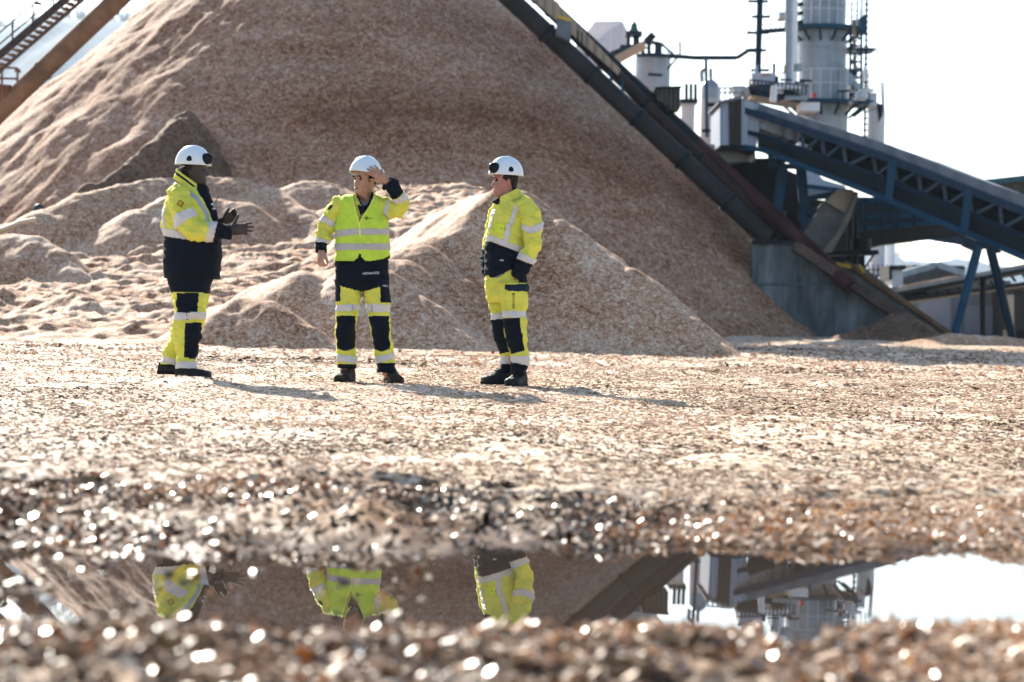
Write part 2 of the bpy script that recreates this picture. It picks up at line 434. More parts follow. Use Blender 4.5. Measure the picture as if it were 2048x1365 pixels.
TONE_BIG = [(.05, (.145, .052, .022)), (.3, (.275, .122, .058)), (.5, (.385, .200, .113)), (.75, (.49, .295, .188)), (1, (.64, .46, .35))]
TONE_FRESH = [(.0, (.135, .05, .02)), (.25, (.335, .155, .07)), (.5, (.50, .292, .170)), (.75, (.63, .44, .30)), (1, (.77, .63, .50))]
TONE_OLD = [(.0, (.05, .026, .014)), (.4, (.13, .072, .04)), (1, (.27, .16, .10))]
M_BIG = chip_surface('big_pile_chips', TONE_BIG, cell=25, blotch=.22, patch=1.35, bump=.9, rough=.85, streak=(.5, 1, 2.2))
M_FRESH = chip_surface('fresh_chips', TONE_FRESH, cell=42, blotch=.6, bump=1.0, rough=.8)
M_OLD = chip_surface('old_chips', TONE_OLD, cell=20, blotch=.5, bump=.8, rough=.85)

AP = P(656, -326, 70)
HG = 'heaps of wood chips in front of the giant pile'
PG = 'wood chip piles'
def big_extra(X, Y):
    dx = X - AP.x; dy = Y - 70
    r = np.hypot(dx, dy); th = np.arctan2(dy, dx)
    s = .915 - .014 * np.cos(th)
    z = AP.z - s * r
    z = z - .40 * np.exp(-((r - 5.4) / 4.0) ** 2) * np.clip(-np.cos(th), 0, 1)
    z = z + .30 * np.exp(-((r - 10.5) / 4.0) ** 2) * np.clip(np.cos(th + .25), 0, 1) ** .5
    z = z + .08 * fbm(th * 3.2, r * .10, octs=3, seed=71) * np.clip(r / 5, 0, 1) * np.clip((15.5 - r) / 4, 0, 1)
    z = z + .02 * fbm(th * 14, r * .25, octs=3, seed=72) * np.clip(r / 5, 0, 1)
    return np.minimum(z, 14.3 + .1 * fbm(X, Y, octs=2))
heap('giant_wood_chip_pile', [[(AP.x, 70, 1), (AP.x + .1, 70, 1)]], .93, M_BIG, .1,
     'giant conical brown wood chip pile rising out of the frame behind everything', 'wood chip pile',
     rough=(.10, 1.0), extra=big_extra, box=(AP.x - 17.5, AP.x + 17.5, 53.5, 87))

RK = np.array([32.5, 36, 40, 44, 48, 52, 53.5, 55])
RC = np.array([-420, -200, 0, 200, 400, 600, 760, 960, 1080, 1160])
RPY = np.array([[712, 672, 640, 620, 600, 590], [708, 655, 605, 572, 545, 520], [703, 650, 598, 560, 520, 500], [700, 640, 580, 535, 500, 482], [702, 640, 572, 518, 484, 470],
                [706, 665, 580, 515, 462, 425], [709, 690, 560, 450, 405, 378], [710, 700, 560, 430, 390, 375], [712, 700, 680, 660, 640, 620], [740, 740, 740, 740, 740, 740]], float)
RZ = np.array([[P(RC[i], RPY[i][j], RK[j]).z for j in range(6)] + [P(RC[i], RPY[i][5], 52).z - .3, -.3] for i in range(10)])
def ramp_extra(X, Y):
    px = X / Y * FPX + 1024
    fi = np.clip(np.interp(px, RC, np.arange(10)), 0, 9 - 1e-6); fj = np.clip(np.interp(Y, RK, np.arange(8)), 0, 7 - 1e-6)
    i = fi.astype(int); j = fj.astype(int); a = fi - i; b = fj - j
    a = a * a * (3 - 2 * a)
    z = RZ[i, j] * (1 - a) * (1 - b) + RZ[i + 1, j] * a * (1 - b) + RZ[i, j + 1] * (1 - a) * b + RZ[i + 1, j + 1] * a * b
    k = np.clip((Y - 32.5) / 3, 0, 1) * np.clip((1140 - px) / 100, 0, 1)
    z = z + k * (.12 * fbm(X * .35, Y * .5, octs=2, seed=81) + .08 * fbm(X * .9, Y * 2.4, octs=4, seed=83, gain=.6) + .05 * np.maximum(0, fbm(X * 2.0, Y * 5.0, octs=3, seed=85)))
    z = np.where(px < -700, -1, z)
    return z
heap('spread_wood_chips', [[(-8, 40, .2), (-7, 40, .2)]], .9, M_FRESH, .07, 'sunlit lumpy bank of churned wood chips sloping up behind the left worker', 'wood chip bank',
     rough=(.055, 3.4), extra=ramp_extra, box=(-15.5, 2.2, 32, 55))

def H(name_label, pts, slope=.86, mat=None, step=.05, rough=(.032, 2.6), grp=HG, name='wood_chip_heap', cat='wood chip heap'):
    rs = pts if isinstance(pts[0], list) else [pts]
    return heap(name, [rp(r) for r in rs], slope, mat or M_FRESH, step, name_label, cat, grp, rough=rough)
H('tallest chip heap behind the right worker, its long ridge running down to the right', [(850, 445, 41), (900, 415, 40.4), (960, 388, 39.8), (1020, 371, 39.2), (1120, 438, 38.5), (1250, 536, 37.6), (1370, 634, 36.8), (1478, 712, 36)])
H('wood chip heap whose ridge descends behind the legs of the right worker', [(850, 478, 38.6), (905, 468, 38.4), (950, 505, 38.0), (1000, 552, 37.5), (1060, 602, 37), (1150, 662, 36.2), (1240, 710, 35.5)])
H('long chip ridge between the middle and right workers, ending left of the right worker', [(800, 500, 37.8), (850, 490, 37.6), (905, 545, 37.1), (960, 612, 36.5), (1010, 664, 35.9), (1060, 709, 35.3)])
H('narrow chip ridge starting beside the vest hem of the middle worker', [(755, 512, 37.0), (810, 520, 36.8), (865, 584, 36.3), (935, 655, 35.6), (985, 708, 35)])
H('low chip ridge right behind the right leg of the middle worker', [(700, 548, 36.2), (765, 540, 36), (830, 590, 35.6), (880, 648, 35.1), (930, 708, 34.6)])
H('rounded chip heap between the left and middle workers, behind the small one', [(500, 600, 37), (545, 562, 36.8), (610, 543, 36.4), (660, 576, 36), (720, 636, 35.4), (790, 688, 34.8), (835, 712, 34.3)])
H('small grey brown chip heap directly right of the left worker\'s legs', [(385, 668, 34.6), (430, 612, 34.4), (480, 598, 34.2), (535, 606, 34), (600, 652, 33.8), (665, 708, 33.5)])
GB = 'wood chip heaps at the foot of the giant pile'
H('broad rounded chip heap behind the upper body of the left worker', [[(30, 448, 47), (90, 420, 47.5), (160, 388, 48), (250, 368, 48.5), (330, 358, 49), (400, 352, 49.5), (480, 358, 49.5), (545, 376, 49), (600, 412, 48), (650, 458, 47)],
   [(280, 415, 47.2), (350, 388, 47.6), (480, 402, 47.2)]], grp=GB, slope=.8)
H('distant low chip heap seen between the left and middle workers', [(545, 385, 52.3), (600, 363, 52.6), (655, 364, 52.6), (705, 390, 52.2)], grp=GB, slope=.7)
H('chip heap cut by the left edge of the picture', [[(-200, 520, 43.5), (-60, 478, 43.4), (10, 468, 43.2), (60, 472, 43), (105, 500, 42.6), (135, 535, 42)]], grp=GB)
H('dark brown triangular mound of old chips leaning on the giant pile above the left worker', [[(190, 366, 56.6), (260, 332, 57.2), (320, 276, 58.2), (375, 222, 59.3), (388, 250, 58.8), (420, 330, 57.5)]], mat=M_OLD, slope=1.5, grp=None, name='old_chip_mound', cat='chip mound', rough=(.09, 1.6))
# low bank of chips along the right, hiding the feet of the steelwork
H('low sunlit bank of chips at the right below the blue trestle legs', [(1860, 676, 55), (1900, 668, 55), (2060, 678, 55), (2200, 690, 55)], grp=None, slope=.35, name='chip_bank', cat='chip bank', mat=M_FRESH)
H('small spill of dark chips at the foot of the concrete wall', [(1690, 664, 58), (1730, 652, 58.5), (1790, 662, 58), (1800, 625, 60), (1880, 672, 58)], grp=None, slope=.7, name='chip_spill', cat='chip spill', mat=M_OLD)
# ------------------------------------------------------------------ the plant behind the pile
def corrugated(name, col, pitch=.25, rough=.5, var=.12, axis='X', dirt=.0):
    m = plain(name, col, rough, var=var, scale=.8, stretch=(1, 1, .25))
    n = m.node_tree; b = n.nodes['Principled BSDF']
    g = n.nodes.new('ShaderNodeNewGeometry'); sx = n.nodes.new('ShaderNodeSeparateXYZ'); n.links.new(g.outputs['Position'], sx.inputs[0])
    ml = N(n, 'ShaderNodeMath', operation='MULTIPLY'); n.links.new(sx.outputs[axis], ml.inputs[0]); ml.inputs[1].default_value = 2 * math.pi / pitch
    sn = N(n, 'ShaderNodeMath', operation='SINE'); n.links.new(ml.outputs[0], sn.inputs[0])
    bu = N(n, 'ShaderNodeBump', Strength=.9, Distance=.04); n.links.new(sn.outputs[0], bu.inputs['Height']); n.links.new(bu.outputs[0], b.inputs['Normal'])
    return m
M_DARKST = plain('dark_painted_steel', (.009, .012, .015), .5, var=.4, scale=1.5)
M_TUBE = plain('weathered_tube', (.026, .024, .024), .55, var=.45, scale=1.2)
M_RUSTRED = plain('rust_red_steel', (.055, .018, .015), .6, var=.45, scale=1.3)
M_RUST = plain('rusty_brown_steel', (.2, .12, .07), .75, var=.45, scale=1.6, bump=.3, bscale=12)
M_BLUE = plain('blue_painted_steel', (.008, .055, .105), .45, var=.25, scale=2)
M_DBLUE = plain('dark_blue_steel', (.005, .018, .036), .5, var=.3, scale=2)
M_STEELG = plain('dull_stainless_cladding', (.27, .31, .35), .38, metal=.35, var=.14, scale=.7, stretch=(1, 1, 3))
M_PALE = plain('pale_grey_panel', (.48, .52, .56), .55, var=.12, scale=.8)
M_CLAD = corrugated('corrugated_light_cladding', (.38, .43, .51), .3)
M_ROOF = corrugated('slate_blue_roof', (.17, .185, .205), .5)
M_SLATE = corrugated('slate_side_panels', (.010, .016, .021), .9)
M_BROWNP = corrugated('brown_stained_panel', (.055, .045, .035), .2)
M_CONC = plain('stained_concrete', (.12, .135, .14), .85, var=.85, scale=1.1, stretch=(1.8, 1, .5), bump=.4, bscale=6)
M_TAN = plain('dusty_tan_sheet', (.4, .31, .22), .7, var=.25, scale=1.5)
M_WHITE = plain('white_painted_metal', (.75, .77, .78), .45, var=.08, scale=2)
M_WALLG = plain('grey_plaster_wall', (.16, .185, .22), .85, var=.12, scale=.3)
M_YEL = plain('yellow_paint', (.6, .42, .05), .5)
M_RED = plain('red_paint', (.55, .05, .05), .5)
M_BLACK = plain('black_rubber', (.012, .013, .015), .55, var=.3)

def thing(name, px, py, Y, label, cat, group=None):
    e = empty(name, P(px, py, Y), label, cat, group); e['_w'] = tuple(e.location); return e
def poly(mb, pts, Y, depth, mi=0):
    """outline in photo pixels standing at distance Y, given real thickness away from the camera"""
    mb.prism([P(a, b, Y) for a, b in pts], (0, depth, 0), mi)
def pbar(mb, a, b, Y, w, h=None, Y2=None, mi=0):
    mb.bar(P(*a, Y), P(*b, Y2 or Y), w, h, mi)
def ptube(mb, a, b, Y, r, Y2=None, mi=0, n=16, r2=None):
    mb.tube(P(*a, Y), P(*b, Y2 or Y), r, r2, n, mi)

# --- feeding tubes up the right flank of the pile
TG = 'conveyor tubes along the flank of the giant pile'
def conveyor_tube(label, a, b, Y, r, mat, collars, sleeve=None):
    t = thing('conveyor_tube', b[0], b[1], Y, label, 'conveyor tube', TG)
    m = MB(); ptube(m, a, b, Y, r, n=24); m.build('casing', mat, t)
    pa, pb = P(*a, Y), P(*b, Y); d = (pb - pa).normalized()
    for k in collars:
        c = pa.lerp(pb, k); m = MB(); m.tube(c - d * .06, c + d * .06, r * 1.14, n=24); m.build('flange', M_DARKST, t)
    return t
conveyor_tube('thickest dark grey tube lying against the right slope of the pile', (930, -86), (1535, 478), 62, .245, M_TUBE, [.12, .27, .42, .57, .72, .87])
conveyor_tube('middle dark tube running just above the thickest one beside the pile', (1020, -58), (1562, 474), 63, .165, plain('dark_rusty_tube', (.030, .017, .015), .6, var=.6, scale=1.0), [.1, .3, .5, .7, .9])
t3 = conveyor_tube('upper tube turning rust red towards the concrete wall', (1030, -50), (1400, 295), 64, .21, M_DARKST, [.2, .5, .8])
m = MB(); ptube(m, (1395, 290), (1700, 574), 64, .20, n=20, Y2=61.4); m.build('lower_casing', M_RUSTRED, t3)['label'] = 'rust red lower stretch of the tube'
t = thing('cable_tray', 1130, 40, 62.5, 'tan corrugated tray squeezed between the tubes at the top of the picture', 'cable tray')
m = MB(); poly(m, [(1040, -45), (1065, -45), (1242, 140), (1236, 150), (1060, -5)], 62.45, .12); m.build('tray', corrugated('tan_tray', (.42, .33, .24), .22), t)
t = thing('junction_box', 1127, 60, 61.5, 'grey steel cabinet with a yellow stripe hung on the tubes', 'cabinet')
m = MB(); poly(m, [(1114, 36), (1142, 44), (1141, 84), (1112, 70)], 61.3, .5); m.build('cabinet', plain('grey_cabinet', (.13, .15, .17), .5), t)
m = MB(); poly(m, [(1115, 30), (1142, 38), (1142, 44), (1114, 36)], 61.28, .5); m.build('yellow_stripe', M_YEL, t)
m = MB()
for a, b in (((1155, 62), (1155, 92)), ((1155, 92), (1164, 97)), ((1164, 64), (1164, 97))): pbar(m, a, b, 61.5, .04)
m.build('bracket', M_DARKST, t)
t = thing('rusty_housing', 1335, 218, 63.4, 'dark rust streaked corrugated box sitting on the upper tube', 'drive housing')
m = MB(); poly(m, [(1312, 176), (1361, 174), (1360, 218), (1339, 218), (1318, 200)], 63.2, 1.2); m.build('box', corrugated('rust_streaked_sheet', (.085, .075, .065), .12), t)
m = MB(); poly(m, [(1310, 174), (1363, 172), (1363, 176), (1310, 178)], 63.1, 1.4); m.build('lid', M_DARKST, t)
# supports under the tubes
for k, (x, y0, y1) in enumerate([(1222, 150, 170), (1245, 172, 190)]):
    t = thing('tube_strut', x, y1, 62.6, ['blue strut between the tubes, the upper of the two', 'blue strut between the tubes, the lower of the two'][k], 'strut', 'blue struts between the tubes')
    m = MB(); pbar(m, (x, y0 - 12), (x, y1 + 8), 62.6, .07); m.build('post', M_BLUE, t); m = MB(); pbar(m, (x - 6, y1 + 8), (x + 6, y1 + 8), 62.6, .1, .04); m.build('foot', M_BLUE, t)

# --- concrete wall and sloping chute trench at the foot of the tubes
t = thing('concrete_wall', 1640, 676, 62, 'stained blue grey concrete retaining wall at the foot of the pile', 'retaining wall')
m = MB(); poly(m, [(1505, 487), (1590, 487), (1640, 525), (1890, 690), (1890, 700), (1505, 700)], 62, .45); m.build('wall_face', M_CONC, t)
m = MB(); poly(m, [(1503, 481), (1592, 481), (1594, 488), (1503, 488)], 61.9, .7); m.build('coping', M_DARKST, t)
m = MB(); poly(m, [(1505, 566), (1718, 566), (1728, 570), (1505, 570)], 61.96, .05); m.build('casting_joint', plain('concrete_joint', (.09, .12, .14), .9), t)
m = MB()
for x in (1587, 1668, 1745): poly(m, [(x, 525 if x < 1640 else 560 if x < 1700 else 605), (x + 2.5, 525 if x < 1640 else 560 if x < 1700 else 605), (x + 2.5, 690), (x, 690)], 61.97, .04)
m.build('vertical_joint', plain('concrete_joint_dark', (.1, .13, .15), .9), t)
t = thing('sloping_trench_wall', 1800, 620, 64, 'grey streaked sloping side wall of the chute behind the concrete wall', 'trench wall')
m = MB(); poly(m, [(1690, 528), (1722, 530), (1900, 668), (1900, 690), (1760, 690), (1640, 560)], 65, .4); m.build('side_wall', plain('streaked_sheet', (.2, .215, .23), .6, var=.45, scale=1.0, stretch=(2, 1, .4)), t)
m = MB(); pbar(m, (1690, 526), (1905, 672), 64.9, .5, .12); m.build('top_rail', M_RUST, t)
t = thing('slide_rail', 1760, 590, 61.6, 'long brown rusted rail capping the slope of the concrete wall', 'rail')
m = MB(); pbar(m, (1590, 492), (1905, 704), 61.7, .5, .26); m.build('beam', plain('muddy_brown_steel', (.095, .065, .05), .8, var=.5, scale=2), t)
m = MB(); pbar(m, (1590, 488), (1640, 522), 61.6, .08, .04); m.build('worn_edge', M_TAN, t)
t = thing('warning_rail', 1690, 532, 64, 'short yellow guard strip above the sloping trench', 'guard rail')
m = MB(); pbar(m, (1672, 528), (1702, 534), 64, .1); m.build('strip', M_YEL, t); m = MB(); pbar(m, (1718, 530), (1728, 546), 64, .08); m.build('post', M_YEL, t)

# --- transfer house with light cladding at the head of the gallery
t = thing('transfer_house', 1480, 290, 64, 'light corrugated transfer house with a brown door panel at the gallery head', 'transfer house')
m = MB(); poly(m, [(1483, 197), (1606, 243), (1597, 286), (1519, 256), (1512, 300), (1483, 290)], 64, 3); m.build('side_cladding', M_CLAD, t)
m = MB(); poly(m, [(1545, 222), (1560, 227), (1553, 269), (1540, 264)], 63.95, .05); m.build('pale_panel', plain('pale_replaced_panel', (.42, .46, .54), .5), t)
m = MB(); poly(m, [(1458, 203), (1483.2, 198), (1483.2, 290), (1458, 291)], 64.02, 3); m.build('door_panel', M_BROWNP, t)
m = MB(); poly(m, [(1440, 206), (1458, 203), (1458, 292), (1440, 291)], 64.05, 3); m.build('end_cladding', M_CLAD, t)
m = MB(); poly(m, [(1436, 203), (1484, 192), (1484, 198), (1436, 208)], 63.9, 3.3); m.build('roof_edge', M_ROOF, t)
m = MB(); poly(m, [(1440, 291), (1483, 290), (1512, 300), (1512, 303), (1483, 294), (1440, 294)], 63.98, 3); m.build('floor_beam', M_DARKST, t)

# --- the inclined covered gallery, coming down towards the camera on the right
GA, GB_ = 64.0, 58.0
def gy(px): return GA + (GB_ - GA) * (px - 1515) / (2120 - 1515)
def gpt(px, top, bot, k):   # k 0 = top line, 1 = bottom line
    return P(px, top + (bot - top) * k, gy(px))
def Gx(px, line):
    L = {'ridge': ((1483, 195), (1768, 285), (1965, 361), (2120, 414)), 'eave': ((1483, 210), (1768, 306), (1965, 383), (2120, 444)),
         'rail': ((1500, 262), (1768, 356), (1965, 437), (2120, 503)), 'bottom': ((1510, 294), (1768, 396), (1965, 479), (2120, 545))}[line]
    return float(np.interp(px, [a for a, b in L], [b for a, b in L]))
def G(px, line, dy=0, back=0):
    p = P(px, Gx(px, line) + dy, gy(px)); p.x += back * .6; p.y += back; return p
t = thing('conveyor_gallery', 1800, 400, 56, 'long covered conveyor gallery with slate roof sloping down to the right', 'conveyor gallery')
def strip(name, la, lb, mat, da=0, db=0, back=0, thick=.1, x0=1515, x1=2120):
    m = MB(); xs_ = np.linspace(x0, x1, 13)
    for a, b in zip(xs_[:-1], xs_[1:]):
        q = [G(a, la, da, back), G(b, la, da, back), G(b, lb, db, back), G(a, lb, db, back)]
        m.prism(q, (.6 * thick, thick, 0))
    return m.build(name, mat, t)
# roof: a sheet from the eave on this side up and over
m = MB(); xs_ = np.linspace(1484, 2120, 14)
for a, b in zip(xs_[:-1], xs_[1:]):
    q = [G(a, 'eave'), G(b, 'eave'), G(b, 'ridge', 1, .02), G(a, 'ridge', 1, .02)]; m.prism(q, (0, .06, 0))
    q = [G(a, 'ridge', 2, .09), G(b, 'ridge', 2, .09), G(b, 'ridge', 12, .9), G(a, 'ridge', 12, .9)]; m.prism(q, (0, 0, -.06))
    q = [G(a, 'ridge', 12, .96), G(b, 'ridge', 12, .96), G(b, 'eave', -3, 3.2), G(a, 'eave', -3, 3.2)]; m.prism(q, (0, 0, -.06))
m.build('roof', M_ROOF, t)
strip('fascia', 'eave', 'eave', plain('slate_fascia', (.05, .075, .1), .5), -1, 5, -.1, .12)
strip('side_panels', 'rail', 'bottom', M_SLATE, 6, -3, 0, .06)
strip('far_side_panels', 'eave', 'bottom', M_DARKST, 2, -3, 3.0, .06)
m = MB()
for a, b in zip(xs_[:-1], xs_[1:]): m.prism([G(a, 'bottom', -3), G(b, 'bottom', -3), G(b, 'bottom', -3, 3), G(a, 'bottom', -3, 3)], (0, 0, -.08))
m.build('floor', M_DARKST, t)
def chord(name, line, dy, w_, h_, mat, back=0):
    m = MB()
    for a, b in zip(xs_[:-1], xs_[1:]): m.bar(G(a, line, dy, back), G(b, line, dy, back), w_, h_)
    m.build(name, mat, t)
chord('top_chord', 'eave', 8, .14, .16, plain('grey_blue_chord', (.018, .04, .07), .5), -.12)
chord('walkway_rail', 'rail', 0, .1, .12, M_DBLUE, -.1)
chord('bottom_chord', 'bottom', -1, .18, .13, M_BLUE, -.12)
chord('conveyor_belt', 'rail', -14, 1.2, .15, M_BLACK, 1.6)
M_GT = plain('grey_blue_truss', (.05, .075, .10), .5)
posts = [1604, 1645, 1688, 1748, 1790, 1838, 1888, 1940, 2000, 2060, 2110]
for i, x in enumerate(posts):
    m = MB(); m.bar(G(x, 'eave', 8, -.05), G(x + 6, 'rail', 3, -.05), .08, .10); m.build('post', M_GT, t)
    if i < len(posts) - 1:
        x2 = posts[i + 1]; m = MB(); m.bar(G(x2, 'eave', 8, -.05), G(x + 6, 'rail', 3, -.05), .07, .08); m.build('diagonal', M_GT, t)
for x in (1793, 1944):
    m = MB(); m.bar(G(x, 'eave', 6, -.2), G(x - 10, 'bottom', 0, -.2), .18, .18); m.build('portal_frame', M_BLUE, t)
m = MB()
for i, x in enumerate(np.linspace(1620, 2110, 26)): m.bar(G(x, 'eave', 14, 2.9), G(x, 'eave', 34, 2.9), .05, .05)
for dy in (18, 26): 
    for a, b in zip(xs_[:-1], xs_[1:]): m.bar(G(a, 'eave', dy, 2.85), G(b, 'eave', dy, 2.85), .05, .09)
m.build('far_side_battens', plain('grey_batten', (.16, .17, .18), .6), t)

# blue V trestle carrying the gallery on the right
t = thing('trestle', 1965, 676, 56, 'blue steel trestle of two splayed legs under the gallery at the right', 'trestle')
m = MB(); ptube(m, (1957, 492), (1908, 676), 59.0, .12, n=12, r2=.1); m.build('leg', M_BLUE, t)
m = MB(); ptube(m, (1981, 498), (2026, 682), 59.0, .12, n=12, r2=.1); m.build('leg', M_DBLUE, t)
m = MB(); poly(m, [(1926, 470), (1944, 478), (1996, 496), (2004, 506), (1990, 506), (1976, 498), (1962, 498), (1950, 502), (1928, 492)], 58.9, .35); m.build('head_plate', M_DBLUE, t)
t = thing('grey_post', 1966, 676, 60, 'single slim dark post between the splayed blue legs', 'post')
m = MB(); ptube(m, (1966, 556), (1965, 680), 60, .075, n=10); m.build('shaft', M_DARKST, t); m = MB(); poly(m, [(1960, 553), (1973, 553), (1973, 560), (1960, 560)], 59.9, .3); m.build('cap', M_DARKST, t)

# --- dark steel building and blue frames under the transfer house
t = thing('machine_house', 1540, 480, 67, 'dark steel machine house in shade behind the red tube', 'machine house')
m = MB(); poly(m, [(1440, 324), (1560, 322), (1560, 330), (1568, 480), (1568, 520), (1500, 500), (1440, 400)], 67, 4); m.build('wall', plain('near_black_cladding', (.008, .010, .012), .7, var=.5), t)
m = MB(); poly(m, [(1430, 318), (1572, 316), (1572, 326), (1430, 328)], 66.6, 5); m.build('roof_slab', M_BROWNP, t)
t = thing('pale_tank_base', 1470, 310, 66, 'low pale grey plinth under the transfer house', 'plinth')
m = MB(); poly(m, [(1415, 288), (1510, 296), (1512, 322), (1440, 326), (1415, 300)], 65.8, 2.5); m.build('plinth', M_STEELG, t)
m = MB(); ptube(m, (1498, 323), (1507, 312), 65.5, .09, n=10); m.build('shiny_pipe', M_WHITE, t)
t = thing('blue_portal', 1580, 480, 65, 'blue steel portal of inclined columns below the gallery head', 'steel frame')
for a, b, w_ in (((1566, 330), (1548, 470), .26), ((1601, 330), (1613, 470), .26), ((1541, 305), (1545, 335), .15), ((1670, 392), (1670, 480), .12)):
    m = MB(); pbar(m, a, b, 64.5, w_, .22); m.build('column', M_BLUE, t)
for a, b in (((1532, 303), (1640, 342)), ((1545, 332), (1640, 336)), ((1613, 398), (1668, 388)), ((1616, 430), (1665, 402))):
    m = MB(); pbar(m, a, b, 64.4, .12, .14); m.build('beam', M_BLUE, t)
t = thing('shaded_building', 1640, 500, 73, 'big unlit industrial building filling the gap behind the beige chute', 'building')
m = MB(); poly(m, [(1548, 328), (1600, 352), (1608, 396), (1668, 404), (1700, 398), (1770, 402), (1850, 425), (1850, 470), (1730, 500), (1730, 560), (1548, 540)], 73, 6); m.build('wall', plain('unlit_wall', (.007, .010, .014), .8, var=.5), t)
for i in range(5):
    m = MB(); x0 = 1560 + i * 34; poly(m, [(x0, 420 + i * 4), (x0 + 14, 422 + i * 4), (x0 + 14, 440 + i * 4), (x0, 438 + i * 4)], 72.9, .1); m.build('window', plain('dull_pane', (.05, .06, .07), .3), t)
t = thing('white_tank', 1625, 395, 71, 'pale tank glimpsed between the blue columns above the beige chute', 'tank')
m = MB(); poly(m, [(1610, 340), (1632, 345), (1648, 360), (1690, 372), (1700, 396), (1610, 396)], 71.5, 1.0); m.build('shell', M_PALE, t); m = MB(); pbar(m, (1606, 372), (1706, 384), 71.2, .12); m.build('blue_band', M_BLUE, t)
t = thing('lower_bridge', 1800, 450, 68, 'dark truss bridge running level below the covered gallery', 'truss bridge')
m = MB(); poly(m, [(1670, 462), (1935, 440), (1930, 470), (1860, 478), (1700, 497), (1660, 500)], 69, 3); m.build('deck', plain('brown_grey_deck', (.03, .026, .024), .7), t)
m = MB(); poly(m, [(1690, 398), (1800, 402), (1900, 445), (1690, 462)], 70, .2); m.build('back_panels', plain('black_blue_panel', (.015, .025, .035), .7), t)
for a, b in (((1670, 462), (1880, 444)), ((1665, 436), (1840, 430)), ((1665, 398), (1790, 400))):
    m = MB(); pbar(m, a, b, 68.6, .13, .12); m.build('beam', M_BLUE, t)
for x, y0, y1 in ((1700, 398, 470), (1730, 398, 468), (1762, 398, 462), (1795, 400, 458), (1830, 425, 452)):
    m = MB(); pbar(m, (x, y0), (x, y1), 68.5, .07); m.build('post', M_DBLUE, t)
for x in (1700, 1762): 
    m = MB(); pbar(m, (x, 400), (x + 32, 462), 68.5, .06); m.build('diagonal', M_DBLUE, t)
m = MB(); poly(m, [(1815, 478), (1930, 462), (1932, 492), (1860, 480)], 69.2, .3); m.build('end_panel', plain('blue_grey_panel', (.04, .08, .12), .6), t)
for i, (x, lab) in enumerate(((1700, 'left'), (1712, 'right'))):
    t = thing('dark_column', x, 560, 66.4, 'thin dark column behind the beige chute, the %s of a close pair' % lab, 'column', 'dark columns behind the beige chute')
    m = MB(); ptube(m, (x, 430), (x - 1, 560), 66.4, .07, n=10); m.build('shaft', M_DARKST, t); m = MB(); poly(m, [(x - 4, 556), (x + 4, 556), (x + 4, 562), (x - 4, 562)], 66.3, .2); m.build('foot', M_DARKST, t)
t = thing('service_platform', 1710, 505, 66, 'dark service platform sticking out behind the beige chute', 'platform')
m = MB(); poly(m, [(1655, 501), (1757, 500), (1758, 509), (1655, 511)], 65.6, 1.5); m.build('deck', M_BLACK, t)
m = MB(); pbar(m, (1748, 509), (1724, 545), 65.8, .05); m.build('brace', M_DARKST, t)
m = MB(); ptube(m, (1722, 500), (1722, 478), 66.2, .28, n=14); m.build('drum', M_DARKST, t)

# beige spout
t = thing('discharge_chute', 1660, 440, 63, 'dusty beige discharge chute tilted over the concrete wall', 'chute')
m = MB(); poly(m, [(1676, 381), (1712, 385), (1704, 420), (1668, 484), (1640, 502), (1606, 470), (1648, 408)], 63.3, 1.0); m.build('back', plain('dusty_grey_sheet', (.14, .13, .125), .7, var=.3), t)
m = MB(); poly(m, [(1712, 384), (1718, 388), (1700, 440), (1664, 505), (1640, 506), (1672, 470), (1698, 420)], 62.6, .9); m.build('side', M_TAN if False else plain('dusty_brown_sheet', (.17, .145, .12), .7, var=.3), t)
m = MB(); poly(m, [(1676, 379), (1716, 384), (1692, 428), (1652, 404)], 63.1, .15); m.build('painted_lit_lip', M_TAN, t)  # paler tan colour stands in for sun on the lip

# --- stainless digester column with ring platforms
t = thing('process_tower', 1650, 300, 78, 'tall grey steel process column with blue ring platforms', 'process tower')
TYv = 78
def pcyl(mb, xl, xr, yt, yb, Y, n=40, mi=0, cap=0):
    a, b = P((xl + xr) / 2, yb, Y), P((xl + xr) / 2, yt, Y); b.x = a.x; r = (xr - xl) / 2 / FPX * Y
    mb.tube(a, b, r, n=n, mi=mi)
    return a, b, r
m = MB(); a_, b_, r_ = pcyl(m, 1593, 1693, 138, 330, TYv); m.build('lower_shell', M_STEELG, t)
m = MB(); pcyl(m, 1594, 1692, 60, 138, TYv); m.build('middle_shell', M_STEELG, t)
m = MB(); pcyl(m, 1600, 1690, -60, 62, TYv); m.build('upper_shell', M_STEELG, t)
for y in (13, 60, 100, 138, 180):
    m = MB(); pcyl(m, 1595 if y != 13 else 1598, 1693.5 if y != 13 else 1692, y - 1.2, y + 1.2, TYv); m.build('weld_ring', plain('dull_ring', (.25, .28, .31), .4), t)
